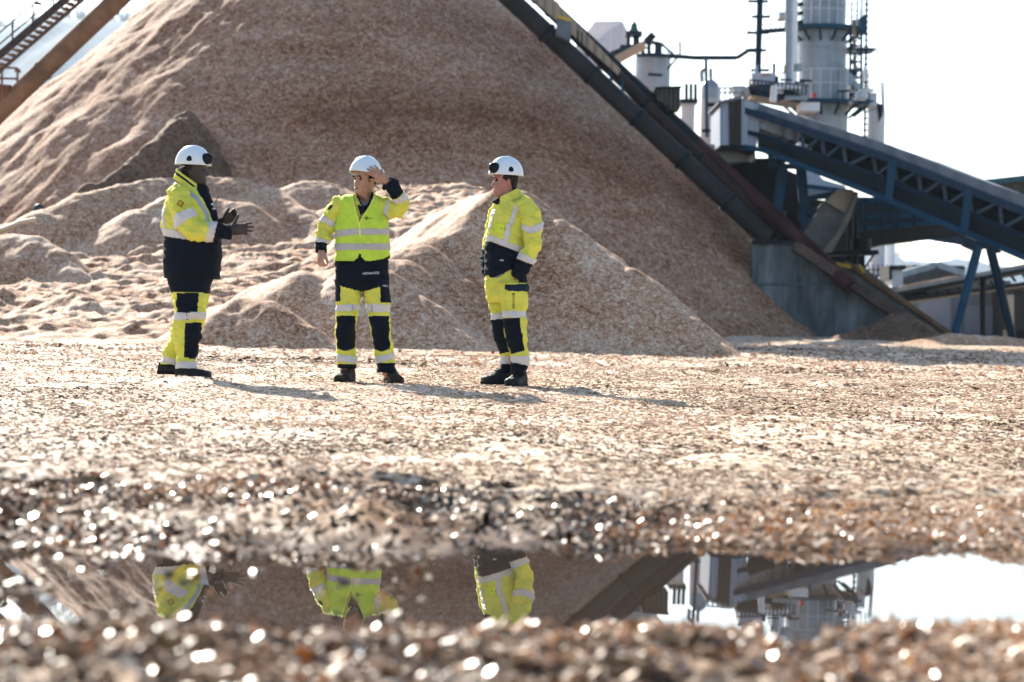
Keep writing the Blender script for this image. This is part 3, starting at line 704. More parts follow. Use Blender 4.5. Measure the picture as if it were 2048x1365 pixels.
def ring(x0, x1, y, Y, thick=6, mat=M_BLUE, brackets=14, rails=True, parent=None, cx=None):
    p = parent if parent is not None else t
    m = MB(); c, _, rr = pcyl(m, x0, x1, y - thick / 2, y + thick / 2, Y); m.build('ring_platform', mat, p)
    m = MB()
    for i in range(brackets):
        th = math.pi * 2 * i / brackets; q = c + Vector((math.cos(th) * rr * .97, math.sin(th) * rr * .97, 0)); q2 = c + Vector((math.cos(th) * rr * .66, math.sin(th) * rr * .66, -.35))
        m.bar(q, q2, .07); m.build('platform_bracket', mat, p); m = MB()
    if rails:
        m = MB(); top = .95
        for i in range(28):
            th = math.pi * 2 * i / 28; th2 = math.pi * 2 * (i + 1) / 28
            q = c + Vector((math.cos(th) * rr * .98, math.sin(th) * rr * .98, .1)); q2 = c + Vector((math.cos(th2) * rr * .98, math.sin(th2) * rr * .98, .1))
            for h in (.5, top): m.bar(q + Vector((0, 0, h)), q2 + Vector((0, 0, h)), .025)
            m.bar(q, q + Vector((0, 0, top)), .03)
        m.build('guard_rail', M_PALE, p)
ring(1568, 1726, 60, TYv, 7); ring(1560, 1738, 208, TYv, 6)
for x, mt in ((1577, M_STEELG), (1587, M_WHITE)):
    m = MB(); ptube(m, (x + 2, -50), (x, 168), TYv - 2, .12, n=10); m.build('riser_pipe', mt, t)
m = MB()
for y in (12, 30, 48, 135): pbar(m, (1580, y), (1606, y - 4), TYv - 1.8, .12)
m.build('pipe_bracket', M_DARKST, t)
for (x0, y0, x1, y1, mt) in ((1722, 180, 1740, 210, M_BLUE), (1738, 186, 1754, 212, M_PALE), (1558, 24, 1574, 36, M_PALE), (1706, 176, 1714, 205, M_PALE)):
    m = MB(); poly(m, [(x0, y0), (x1, y0), (x1, y1), (x0, y1)], TYv - 1.5, 1); m.build('equipment_cabinet', mt, t)
m = MB(); poly(m, [(1695, 94), (1750, 96), (1750, 102), (1695, 103)], TYv, 1); m.build('side_platform', M_BLUE, t)
m = MB(); pbar(m, (1750, 96), (1756, 105), TYv, .05); pbar(m, (1756, 105), (1756, 176), TYv, .04); pbar(m, (1748, 100), (1748, 176), TYv, .03); m.build('hanging_rail', M_PALE, t)
m = MB(); poly(m, [(1625, 186), (1632, 186), (1632, 195), (1625, 195)], TYv - 2.2, .2); m.build('red_sign', M_RED, t)
m = MB(); ptube(m, (1708, 40), (1710, 140), TYv - 1, .06, n=8); m.build('cable_hoist', M_TAN, t)
m = MB(); poly(m, [(1704, 138), (1715, 134), (1713, 152), (1703, 148)], TYv - 1, .3); m.build('hook_block', M_DARKST, t)

t = thing('ladder_mast', 1731, 200, 77, 'thin rung mast beside the right edge of the grey column', 'mast')
m = MB(); pbar(m, (1734, -20), (1729, 290), 77, .06); m.build('pole', M_DARKST, t)
m = MB()
for y in range(-15, 285, 12): pbar(m, (1729.5 - y * .012, y), (1738 - y * .012, y), 76.9, .05)
m.build('rungs', M_DBLUE, t)
m = MB(); poly(m, [(1720, 36), (1731, 28), (1731, 68), (1721, 64)], 76.5, .5); m.build('cage', M_BLUE, t)
t = thing('blue_mast', 1517, 200, 76, 'dark blue mast with cross arms left of the grey column', 'mast')
m = MB(); ptube(m, (1521, -30), (1515, 176), 76, .1, n=10); m.build('pole', M_DBLUE, t)
for y, l, r_2 in ((3, 1496, 1536), (34, 1504, 1540), (66, 1494, 1538), (101, 1492, 1532), (141, 1502, 1538)):
    m = MB(); pbar(m, (l, y), (r_2, y), 76, .14, .08); m.build('cross_arm', M_DBLUE, t)
m = MB()
for x0, y0, x1, y1 in ((1536, 3, 1540, 34), (1504, 34, 1496, 66), (1494, 66, 1492, 101), (1533, 101, 1538, 141), (1504, 141, 1496, 170)): pbar(m, (x0, y0), (x1, y1), 76, .03)
m.build('guard_rail', M_PALE, t)
t = thing('overhead_pipe', 1420, 116, 82, 'thin overhead pipe crossing the sky to the blue mast', 'pipe')
m = MB()
for a, b in (((1334, 112), (1390, 116)), ((1390, 116), (1474, 116)), ((1474, 116), (1497, 101)), ((1497, 101), (1520, 101))): ptube(m, a, b, 80, .075, n=8)
m.build('pipe', M_DBLUE, t)
t = thing('stub_tower', 1750, 290, 79, 'pale cylinder with pipework at the right foot of the grey column', 'tank')
m = MB(); pcyl(m, 1733, 1768, 222, 330, 80); m.build('shell', M_PALE, t)
m = MB(); pcyl(m, 1734, 1767, 212, 223, 80); m.build('lid', M_STEELG, t)
m = MB(); poly(m, [(1752, 205), (1766, 210), (1765, 232), (1758, 245)], 78.5, .4); m.build('bracket', M_DBLUE, t)
m = MB(); pbar(m, (1762, 165), (1766, 225), 79, .05); pbar(m, (1767, 165), (1768, 225), 79, .05)
for y in range(168, 222, 6): pbar(m, (1762, y), (1768, y), 79, .03)
m.build('ladder', M_PALE, t)

# mid level clutter of platforms
t = thing('pipe_rack', 1580, 205, 74, 'pipe rack with railings and small vessels in front of the column', 'pipe rack')
m = MB(); poly(m, [(1496, 172), (1555, 166), (1600, 190), (1600, 206), (1500, 190)], 74, 2); m.build('deck', M_DBLUE, t)
for (x0, y0, x1, y1, mt) in ((1504, 146, 1552, 170, M_PALE), (1555, 168, 1600, 178, M_WHITE), (1560, 180, 1612, 188, M_STEELG), (1502, 180, 1512, 195, M_TAN), (1570, 192, 1616, 200, M_STEELG), (1600, 205, 1640, 222, M_WHITE)):
    m = MB(); poly(m, [(x0, y0), (x1, y0), (x1, y1), (x0, y1)], 73.6 + (x0 % 7) * .1, 1.0); m.build('equipment_cabinet', mt, t)
m = MB()
for x in range(1500, 1620, 8): pbar(m, (x, 160 + (x - 1500) * .1), (x, 178 + (x - 1500) * .1), 73.2, .04)
pbar(m, (1498, 160), (1618, 172), 73.2, .04)
m.build('guard_rail', M_DBLUE, t)
m = MB(); ptube(m, (1546, 204), (1549, 172), 73, .1, n=10); m.build('vent_pipe', M_WHITE, t)

rp_ = random.Random(3)
for i in range(34):      # pipe runs, valves and small vessels on the racks round the foot of the column
    x = rp_.uniform(1500, 1600) if i % 2 else rp_.uniform(1695, 1735); y = rp_.uniform(140, 206); h = rp_.uniform(8, 34)
    m = MB(); k = rp_.random()
    mt = rp_.choice([M_DBLUE, M_BLUE, M_STEELG, M_PALE, M_WHITE, M_DARKST, M_TAN])
    if k < .5: pbar(m, (x, y), (x, y - h), 73 + i * .05, rp_.uniform(.05, .12)); m.build('upright_pipe', mt, t)
    elif k < .8: pbar(m, (x, y), (x + rp_.uniform(-26, 26), y + rp_.uniform(-2, 2)), 73 + i * .05, rp_.uniform(.05, .1)); m.build('cross_pipe', mt, t)
    else: ptube(m, (x, y), (x, y - h * .5), 73 + i * .05, rp_.uniform(.12, .22)); m.build('small_vessel', mt, t)
t = thing('access_tower', 1712, 200, 76, 'slender blue framed access tower hugging the right side of the column', 'access tower')
for x in (1700, 1722):
    m = MB(); pbar(m, (x + 1, 62), (x, 205), 76, .07); m.build('post', M_DBLUE, t)
for k, y in enumerate(range(76, 205, 16)):
    m = MB(); pbar(m, (1700, y), (1722, y), 76, .06); m.build('landing', M_BLUE, t)
    m = MB(); pbar(m, (1700 if k % 2 else 1722, y), (1722 if k % 2 else 1700, y + 16), 75.9, .04); m.build('brace', M_DBLUE, t)
t = thing('cable_bridge', 1560, 60, 77, 'thin blue walkway linking the mast with the upper ring platform', 'walkway')
m = MB(); pbar(m, (1520, 64), (1572, 60), 77, .3, .12); m.build('deck', M_DBLUE, t)
m = MB(); pbar(m, (1520, 50), (1572, 47), 77, .03); m.build('handrail', M_DBLUE, t)
for x in range(1524, 1572, 9):
    m = MB(); pbar(m, (x, 50), (x, 63), 77, .03); m.build('rail_post', M_DBLUE, t)

# --- second tank group
t = thing('storage_tank', 1301, 215, 88, 'grey cylindrical tank with blue roof steelwork behind the tubes', 'tank')
m = MB(); pcyl(m, 1266, 1337, 118, 300, 90); m.build('shell', M_STEELG, t)
m = MB(); pcyl(m, 1272, 1344, 110, 117, 90); m.build('ring_platform', M_DBLUE, t)
m = MB(); pcyl(m, 1284, 1320, 84, 88, 90); m.build('upper_platform', M_DBLUE, t)
m = MB()
for a, b, w_ in [((x, 86), (x, 112), .14) for x in (1286, 1298, 1313, 1320)] + [((1320, 86), (1352, 114), .09), ((1356, 114), (1336, 138), .08), ((1338, 112), (1362, 114), .14)] + [((x, 100), (x, 113), .04) for x in (1336, 1345, 1354)]:
    m = MB(); pbar(m, a, b, 89, w_); m.build('steel_member', M_DBLUE, t)
m = MB(); poly(m, [(1296, 146), (1325, 148), (1325, 152), (1296, 151)], 87.6, .3); m.build('nozzle_bar', M_DBLUE, t)
m = MB(); ptube(m, (1295, 72), (1305, 82), 89, .22, n=12); m.build('vent_elbow', M_DARKST, t)
for x, a, b, w_ in ((1360, 84, 112, .08), (1327, 62, 95, .03)):
    m = MB(); pbar(m, (x, a), (x, b), 89, w_); m.build('vent_stack', M_DBLUE, t)
t = thing('bell_valve', 1268, 80, 88, 'dark green bell shaped valve with a thin spike above the tubes', 'valve')
c = P(1268, 62, 88); m = MB(); s_ = 88 / FPX
m.lathe(c, [(9 * s_, 0), (9 * s_, 2 * s_), (7 * s_, 5 * s_), (6.5 * s_, 12 * s_), (4 * s_, 16 * s_), (1.2 * s_, 19 * s_), (.8 * s_, 34 * s_)], n=20); m.build('bell', plain('dark_green_paint', (.03, .1, .1), .4), t)
m = MB(); poly(m, [(1252, 62), (1285, 62), (1285, 70), (1252, 70)], 87.6, .9); m.build('platform', M_DBLUE, t)
m = MB()
for x in (1257, 1270, 1275): pbar(m, (x, 70), (x, 96), 88, .14)
pbar(m, (1240, 94), (1280, 92), 88, .12); pbar(m, (1222, 110), (1262, 93), 88, .2)
m.build('legs', M_DBLUE, t)
m = MB(); pbar(m, (1230, 122), (1290, 90), 87, .3, .3); m.build('chute_pipe', M_TAN, t)
t = thing('white_gallery', 1220, 110, 95, 'white clad inclined gallery end high above the tubes', 'gallery')
m = MB(); poly(m, [(1130, 130), (1192, 84), (1246, 44), (1254, 60), (1256, 88), (1215, 122), (1190, 150)], 95, 3); m.build('side_cladding', corrugated('pale_gallery_cladding', (.55, .58, .66), .5), t)
m = MB(); poly(m, [(1140, 108), (1190, 43), (1240, 42), (1246, 44), (1192, 84), (1150, 116)], 95.1, 4); m.build('roof', M_WHITE, t)

t = thing('domed_vessel', 1419, 290, 80, 'small domed vessel on a pale cylindrical stand', 'vessel')
c = P(1420, 198, 80); s_ = 80 / FPX; m = MB()
m.lathe(c, [(18 * s_, 0), (18 * s_, 22 * s_), (16 * s_, 30 * s_), (9 * s_, 36 * s_), (4 * s_, 39 * s_), (4 * s_, 58 * s_), (2.5 * s_, 61 * s_)], n=28); m.build('dome', M_STEELG, t)
m = MB(); pcyl(m, 1399, 1440, 198, 310, 80); m.build('stand', M_PALE, t)
m = MB(); pbar(m, (1403, 142), (1404, 165), 79, .12); pbar(m, (1403, 142), (1414, 140), 79, .12); m.build('outlet_pipe', M_STEELG, t)
m = MB(); ptube(m, (1412, 116), (1414, 275), 78.6, .055, n=10); m.build('blue_pipe', M_BLUE, t)
m = MB(); pbar(m, (1412, 210), (1440, 210), 78.7, .2, .12); pbar(m, (1438, 210), (1438, 272), 78.7, .1); pbar(m, (1404, 262), (1424, 262), 78.5, .1); m.build('bracket', M_DBLUE, t)
t = thing('vent_row', 1385, 210, 84, 'row of thin vent pipes on a blue deck between tank and vessel', 'vent pipes')
m = MB(); poly(m, [(1362, 198), (1396, 198), (1396, 206), (1362, 206)], 83.6, 1.5); m.build('deck', M_DBLUE, t)
for x in (1373, 1382, 1391): 
    m = MB(); ptube(m, (x, 168), (x, 199), 84, .06, n=8); m.build('vent_pipe', M_DBLUE, t)
m = MB(); pcyl(m, 1360, 1388, 206, 300, 84); m.build('shell', M_PALE, t)
t = thing('railing', 1460, 190, 76, 'pale roof railing between the vessel and the pipe rack', 'railing')
m = MB(); pbar(m, (1440, 176), (1500, 176), 76, .05); pbar(m, (1440, 186), (1500, 186), 76, .05)
for x in range(1440, 1501, 10): pbar(m, (x, 174), (x, 205), 76, .05)
m.build('rails', M_PALE, t)
m = MB(); poly(m, [(1466, 172), (1490, 172), (1488, 192), (1474, 192)], 76.5, 1); m.build('hopper', plain('grey_hopper', (.3, .35, .4), .5), t)

# --- low buildings far right
t = thing('grey_hall', 1900, 680, 92, 'long low grey hall beyond the trestle at the right', 'building')
m = MB(); poly(m, [(1800, 580), (1960, 560), (2022, 562), (2022, 690), (1800, 690)], 92, 8); m.build('wall', M_WALLG, t)
m = MB(); poly(m, [(1838, 590), (1902, 590), (1902, 674), (1838, 674)], 91.9, .1); m.build('wall_panel', plain('lighter_wall_panel', (.22,.25,.29), .8, var=.06), t)
m = MB(); poly(m, [(1930, 612), (2020, 612), (2020, 668), (1930, 668)], 91.9, .1); m.build('wall_panel', plain('pale_wall_panel', (.22, .25, .29), .8, var=.06), t)
m = MB(); poly(m, [(1958, 552), (2052, 574), (2052, 582), (1958, 562)], 91, 9); m.build('roof', M_ROOF, t)
t = thing('dark_doorway_shed', 2060, 680, 88, 'shed with its doorway shade painted dark at the right edge of the picture', 'shed')
m = MB(); poly(m, [(2028, 576), (2120, 590), (2120, 690), (2028, 688)], 88, 5); m.build('painted_opening', plain('painted_interior_shade', (.03, .028, .026), .9), t)  # solid dark block; the doorway's shade is in its colour
m = MB(); poly(m, [(2022, 570), (2120, 584), (2120, 592), (2022, 578)], 87.8, 6); m.build('lintel', M_BROWNP, t)
m = MB(); poly(m, [(2016, 660), (2120, 665), (2120, 684), (2016, 680)], 60, .6); m.build('threshold', M_BLACK, t)
t = thing('gabled_shed', 1840, 580, 100, 'distant shed with a shallow grey gable roof', 'shed')
m = MB(); poly(m, [(1768, 560), (1868, 532), (1912, 546), (1918, 600), (1768, 600)], 100, 10); m.build('gable_wall', plain('grey_brown_gable', (.2, .21, .22), .8), t)
m = MB(); pbar(m, (1758, 562), (1870, 530), 99.5, .9, .25); pbar(m, (1870, 530), (1926, 548), 99.5, .9, .25); m.build('roof', plain('grey_roof_edge', (.3, .35, .38), .6), t)
t = thing('flat_dark_roof', 1880, 535, 108, 'dark flat roof edge just behind the shallow gable', 'roof')
m = MB(); poly(m, [(1826, 530), (1928, 532), (1932, 540), (1826, 542)], 108, 6); m.build('roof_edge', M_DARKST, t); m = MB(); poly(m, [(1830, 541), (1926, 541), (1926, 580), (1830, 580)], 108.2, 5); m.build('wall', M_WALLG, t)
t = thing('pale_silo', 1770, 560, 105, 'pale silo glimpsed under the truss bridge', 'silo')
m = MB(); pcyl(m, 1738, 1768, 470, 610, 105); m.build('shell', M_PALE, t); m = MB(); pcyl(m, 1768, 1788, 480, 610, 106); m.build('annex', M_WHITE, t)
m = MB()
for y in (540, 552, 565): pbar(m, (1735, y), (1785, y), 103, .06)
for x in range(1738, 1784, 9): pbar(m, (x, 530), (x, 570), 103, .06)
m.build('guard_rail', M_DARKST, t)
t = thing('low_conveyor', 1850, 570, 84, 'low open belt conveyor with pale chips rising to the right', 'conveyor')
for nm, a, b, w_, h_, mt in (('belt', (1760, 590), (2120, 522), .8, .14, plain('grey_belt', (.2, .24, .27), .6)), ('bottom_chord', (1790, 606), (2120, 560), .8, .12, M_DARKST), ('edge_beam', (1765, 596), (2120, 530), .9, .1, M_DARKST)):
    m = MB(); pbar(m, a, b, 84, w_, h_, Y2=80); m.build(nm, mt, t)
for i in range(16):
    x = 1775 + i * 22; y = 590 - (x - 1760) * .18; m = MB(); pbar(m, (x, y), (x + 14, y + 20), 83.4, .09); m.build('diagonal', M_DARKST, t)
m = MB(); poly(m, [(1778, 588), (1900, 563), (1925, 560), (1925, 582), (1820, 604)], 83.8, .4); m.build('side_panel', plain('dark_slate_sheet', (.04, .055, .065), .6), t)
m = MB(); pbar(m, (1800, 578), (1915, 556), 83.6, .35, .16); m.build('carried_chips', M_FRESH, t)
t = thing('control_cabin', 1785, 535, 95, 'small cabin with a dark frame at the foot of the low conveyor', 'cabin')
m = MB(); poly(m, [(1784, 540), (1806, 540), (1806, 575), (1784, 575)], 95, 2); m.build('wall', M_PALE, t); m = MB(); poly(m, [(1778, 532), (1812, 530), (1812, 540), (1784, 541), (1784, 560), (1778, 560)], 94.8, 2.4); m.build('frame', M_BLACK, t)
t = thing('far_roof', 2020, 380, 90, 'dark teal roof peeking over the gallery at the right edge', 'roof')
m = MB(); poly(m, [(1965, 360), (2130, 342), (2130, 356), (1985, 368)], 90, 6); m.build('roof_edge', plain('teal_roof_edge', (.02, .08, .11), .5), t)
m = MB(); poly(m, [(1980, 366), (2130, 354), (2130, 470), (1980, 470)], 90.4, 5); m.build('wall', corrugated('dark_brown_cladding', (.05, .048, .045), .5), t)

# --- left: stair conveyor and brown tube in front of the hill
t = thing('inclined_tube', 0, 215, 58, 'long brown rusty tube slanting up across the upper left corner', 'conveyor tube')
m = MB(); ptube(m, (-90, 308), (300, -62), 58, .24, n=24); m.build('casing', M_RUST, t)
pa, pb = P(-90, 308, 58), P(300, -62, 58); d = (pb - pa).normalized()
for k in (.15, .45, .8):
    c = pa.lerp(pb, k); m = MB(); m.tube(c - d * .04, c + d * .04, .262, n=24); m.build('flange', M_RUST, t)
t = thing('stair_walkway', 0, 120, 57, 'dark inclined stair walkway with thin handrails in the upper left corner', 'stairway')
m = MB(); pbar(m, (-60, 161), (190, -51), 57, .12, .16); m.build('upper_stringer', plain('dark_rusty_stringer', (.07, .05, .045), .7), t)
m = MB(); pbar(m, (-60, 194), (200, -30), 57, .1, .07); m.build('lower_stringer', plain('brown_rusty_stringer', (.12, .075, .05), .7), t)
for i in range(24):
    k = i / 23; x = -50 + 245 * k; y = 175 - 212 * k
    m = MB(); m.box(P(x, y, 57), (.17, .5, .035)); m.build('step', M_RUST, t)
for dy, nm in ((-44, 'handrail'), (-21, 'middle_rail')):
    m = MB(); pbar(m, (-60, 160 + dy), (190, -52 + dy), 56.8, .03); m.build(nm, M_DARKST, t)
for x in (-10, 25, 66, 107, 148): 
    y = 161 - (x + 60) * .848; m = MB(); pbar(m, (x, y), (x, y - 46), 56.8, .035); m.build('rail_post', M_DARKST, t)
m = MB(); poly(m, [(68, 3), (81, 5), (81, 9), (68, 8)], 56.7, .2); m.build('lamp', M_DARKST, t)
t = thing('corner_platform', 10, 200, 57.5, 'small rusty railed platform at the left edge beneath the stairs', 'platform')
m = MB(); poly(m, [(-40, 166), (20, 170), (12, 200), (-40, 215)], 57.8, 1.2); m.build('base', plain('red_brown_base', (.16, .06, .04), .7), t)
m = MB()
for a, b in (((-40, 133), (36, 137)), ((-40, 156), (36, 158)), ((4, 134), (4, 215)), ((35, 137), (35, 165))): pbar(m, a, b, 57.4, .045)
m.build('guard_rail', M_RUST, t)
m = MB(); poly(m, [(29, 137), (38, 138), (38, 145), (29, 144)], 57.3, .2); m.build('lamp', M_RUST, t)

# dark domed lump and beige pipe by the left heaps
t = thing('dark_dome', 78, 420, 50, 'rounded blue black dome poking up behind the left chip heap', 'dome')
c = P(77, 432, 50); s_ = 50 / FPX; m = MB(); m.lathe(c, [(14 * s_, 0), (13.5 * s_, 10 * s_), (11 * s_, 17 * s_), (7 * s_, 22 * s_), (2 * s_, 24 * s_), (.1 * s_, 24.3 * s_)], n=24); m.build('shell', plain('blue_black_plastic', (.02, .035, .045), .5), t)
m = MB(); m.lathe(c - Vector((0, 0, .3)), [(12 * s_, 0), (12 * s_, .3)], n=24); m.build('skirt', M_RUST, t)
t = thing('beige_hose', 30, 450, 46.5, 'curved pale beige pipe lying over the chips at the left edge', 'pipe')
m = MB(); pts = [(-60, 490), (-20, 468), (10, 458), (40, 446), (60, 442), (72, 440)]
for a, b in zip(pts[:-1], pts[1:]): ptube(m, a, b, 46.3, .05, n=12)
m.build('pipe', plain('beige_pipe', (.5, .42, .32), .5), t)

# --- steam plume and far wooded hill
m, n, b = new_mat('steam'); n.nodes.remove(b); vo = N(n, 'ShaderNodeVolumePrincipled'); vo.inputs['Color'].default_value = (1, 1, 1, 1); vo.inputs['Density'].default_value = .35; vo.inputs['Anisotropy'].default_value = .3
n.links.new(vo.outputs[0], n.nodes['Material Output'].inputs['Volume'])
M_STEAM, = (m,)
mb_ = MB()
def blob(mb, c, r, n=14, sx=1.0):
    vs, fs = [], []
    for j in range(n + 1):
        ph = math.pi * j / n
        for i in range(2 * n):
            th = math.pi * i / n; vs.append((c.x + sx * r * math.sin(ph) * math.cos(th), c.y + r * math.sin(ph) * math.sin(th), c.z + r * math.cos(ph)))
    for j in range(n):
        for i in range(2 * n): fs.append((j * 2 * n + i, j * 2 * n + (i + 1) % (2 * n), (j + 1) * 2 * n + (i + 1) % (2 * n), (j + 1) * 2 * n + i))
    mb.add(vs, fs, 0, True)
for px, py, r in ((1816, 510, .25), (1832, 506, .35), (1850, 502, .5), (1870, 500, .55), (1888, 497, .55), (1862, 494, .4)): blob(mb_, P(px, py, 125), r * 1.15, sx=1.4)
M_PUFF, n, b = new_mat('white_steam')
tl = n.nodes.new('ShaderNodeBsdfTranslucent'); tl.inputs[0].default_value = (.97, .98, 1, 1); tp = n.nodes.new('ShaderNodeBsdfTransparent'); ms = n.nodes.new('ShaderNodeMixShader')
lw = N(n, 'ShaderNodeLayerWeight', Blend=.2); n.links.new(lw.outputs['Facing'], ms.inputs[0]); b.inputs['Base Color'].default_value = (.97, .97, .98, 1); b.inputs['Roughness'].default_value = 1; as_ = n.nodes.new('ShaderNodeAddShader'); n.links.new(tl.outputs[0], as_.inputs[0]); n.links.new(b.outputs[0], as_.inputs[1]); n.links.new(as_.outputs[0], ms.inputs[1]); n.links.new(tp.outputs[0], ms.inputs[2])
n.links.new(ms.outputs[0], n.nodes['Material Output'].inputs['Surface'])
tag(mb_.build('steam_plume', M_PUFF), 'bright white steam drifting under the gallery above the shed roofs', 'steam')

# unseen block above the frame, added to cast the ground shadow at the right
t = empty('shadow_blocker', (AP.x + .3, 70, 13), 'unseen corrugated block on legs above the giant pile, added to cast the ground shadow', 'shadow blocker'); t['_w'] = tuple(t.location)
m = MB(); m.box((AP.x + .3, 70, 18.4), (7.6, 5, 4.6)); m.build('cladding', M_CLAD, t)
m = MB(); m.box((AP.x + .3, 70, 20.85), (8.2, 5.6, .3)); m.build('roof', M_ROOF, t)
for dx in (-3, 3):
    for dy in (-2, 2):
        m = MB(); m.bar((AP.x + .3 + dx, 70 + dy, 12), (AP.x + .3 + dx, 70 + dy, 16.2), .35); m.build('leg', M_DARKST, t)
# far wooded hill on the left and low far hill under the gallery
def hillmesh(name, pts, Y, depth, back, mat):
    """ridge profile in pixels at distance Y, sloping down towards the camera"""
    xs = np.array([p[0] for p in pts], float); yv = np.array([p[1] for p in pts], float)
    X = np.linspace(xs[0], xs[-1], 160); py = np.interp(X, xs, yv)
    V = []; nrow = 14
    for k in range(nrow + 1):
        f = k / nrow
        for x, y in zip(X, py):
            p = P(x, y, Y); h = p.z - .2
            d = -depth * (1 - f); z = .2 + h * (math.sin(f * math.pi / 2) if f < 1 else 1)
            V.append((p.x, Y + d, z + .02 * h * vnoise(x * .05, k * .7, seed=4)))
    for x, y in zip(X, py):
        p = P(x, y, Y); V.append((p.x, Y + back, .0))
    nx = len(X); F = [(j * nx + i, j * nx + i + 1, (j + 1) * nx + i + 1, (j + 1) * nx + i) for j in range(nrow + 1) for i in range(nx - 1)]
    return tag(link_mesh(name, np_mesh(name, V, F, smooth=True), mat), kind='structure')
M_HILL = plain('winter_hillside', (.10, .13, .15), .95, var=.4, scale=.05)
hillmesh('hills', [(-900, 120), (-500, 60), (-200, 70), (0, 100), (90, 75), (180, 60), (300, 70), (500, 120), (800, 300), (1100, 520), (1300, 600)], 1800, 700, 300, M_HILL)
hillmesh('far_hills', [(1250, 630), (1500, 560), (1700, 500), (1850, 508), (1960, 528), (2100, 545), (2600, 590), (3200, 640)], 1900, 300, 300, M_HILL)
# bare trees along the crest of the hill
M_BARK = plain('bare_branches', (.1, .09, .085), .9)
def bare_tree(seed, h):
    r = random.Random(seed); tv, tf = [], []
    mbt = MB(); mbc = MB()
    def limb(mb, a, d, L, rad, depth):
        b = a + d * L; mb.tube(a, b, rad, rad * .65, n=5, caps=False)
        if depth == 0: return
        for i in range(3 if depth > 1 else 4):
            dd = (d + Vector((r.uniform(-.7, .7), r.uniform(-.7, .7), r.uniform(-.1, .5)))).normalized()
            limb(mbc, a + d * L * r.uniform(.45, 1), dd, L * r.uniform(.5, .8), rad * .55, depth - 1)
    limb(mbt, Vector((0, 0, 0)), Vector((r.uniform(-.06, .06), 0, 1)).normalized(), h * .45, h * .035, 4)
    return mbt, mbc
protos = []
for s in range(5):
    mt_, mc_ = bare_tree(s, 16)
    protos.append((mt_, mc_))
tree_me = []
for k, (a, b2) in enumerate(protos):
    ma = bpy.data.meshes.new('trunk'); ma.from_pydata(a.v, [], a.f); ma.materials.append(M_BARK)
    mc = bpy.data.meshes.new('crown'); mc.from_pydata(b2.v, [], b2.f); mc.materials.append(M_BARK)
    tree_me.append((ma, mc))
rt = random.Random(5)
crest = [(-200, 70), (0, 100), (90, 75), (180, 60), (300, 70)]
k = 0
for i in range(90):
    x = -30 + i * 3.3 + rt.uniform(-3, 3); y = float(np.interp(x, [c[0] for c in crest], [c[1] for c in crest]))
    back = rt.uniform(0, 40); pz = P(x, y + 2 + rt.uniform(0, 16), 1796 - back)
    tr = bpy.data.objects.new('bare_tree', None); COL.objects.link(tr); tr.location = pz; s = rt.uniform(.9, 1.6); tr.scale = (s * 1.15, s * 1.15, s); tr.rotation_euler.z = rt.uniform(0, 6.3)
    tag(tr, 'hazy leafless tree on the crest of the far hill at the upper left', 'tree', 'bare trees on the far hill')
    a, b2 = tree_me[i % 5]
    for nm, me_ in (('trunk', a), ('crown', b2)):
        o = bpy.data.objects.new(nm, me_); COL.objects.link(o); o.parent = tr
# the air: pale even haze round the whole scene
m, n, b = new_mat('haze'); n.nodes.remove(b); vo = N(n, 'ShaderNodeVolumePrincipled')
vo.inputs['Color'].default_value = (.62, .8, 1, 1); vo.inputs['Density'].default_value = .00014; vo.inputs['Anisotropy'].default_value = .25
n.links.new(vo.outputs[0], n.nodes['Material Output'].inputs['Volume'])
hz = MB(); hz.box((0, 1300, 148), (7000, 3600, 304)); tag(hz.build('haze', m), kind='stuff')
# ------------------------------------------------------------------ people
MY = 18.9
def proj(V):
    a = V[..., 0] / V[..., 1] * FPX; b = (V[..., 2] - CAMZ) / V[..., 1] * FPX
    return 1024 + a * CR + b * SR, HY - (-a * SR + b * CR)
def D(px, py, d=0): return np.array(P(px, py, MY + d))

def cr_interp(K, t):
    K = np.asarray(K, float); n = len(K); t = np.clip(t, 0, n - 1 - 1e-9); i = t.astype(int); f = (t - i)
    g = lambda j: K[np.clip(j, 0, n - 1)]
    sh = (slice(None),) + (None,) * (K.ndim - 1); f = f[sh]
    p0, p1, p2, p3 = g(i - 1), g(i), g(i + 1), g(i + 2)
    return .5 * (2 * p1 + (p2 - p0) * f + (2 * p0 - 5 * p1 + 4 * p2 - p3) * f ** 2 + (3 * p1 - p0 - 3 * p2 + p3) * f ** 3)

def fcut(polyg, px, py):
    """points inside a polygon"""
    ins = np.zeros(px.shape, bool); n = len(polyg)
    for i in range(n):
        x1, y1 = polyg[i]; x2, y2 = polyg[(i + 1) % n]
        c = ((y1 > py) != (y2 > py)) & (px < (x2 - x1) * (py - y1) / (y2 - y1 + 1e-9) + x1); ins ^= c
    return ins
def near_line(pts, px, py, w_):
    best = np.full(px.shape, 1e9)
    for (x1, y1), (x2, y2) in zip(pts[:-1], pts[1:]):
        dx, dy = x2 - x1, y2 - y1; t = np.clip(((px - x1) * dx + (py - y1) * dy) / (dx * dx + dy * dy), 0, 1)
        best = np.minimum(best, np.hypot(px - x1 - t * dx, py - y1 - t * dy))
    return best < w_

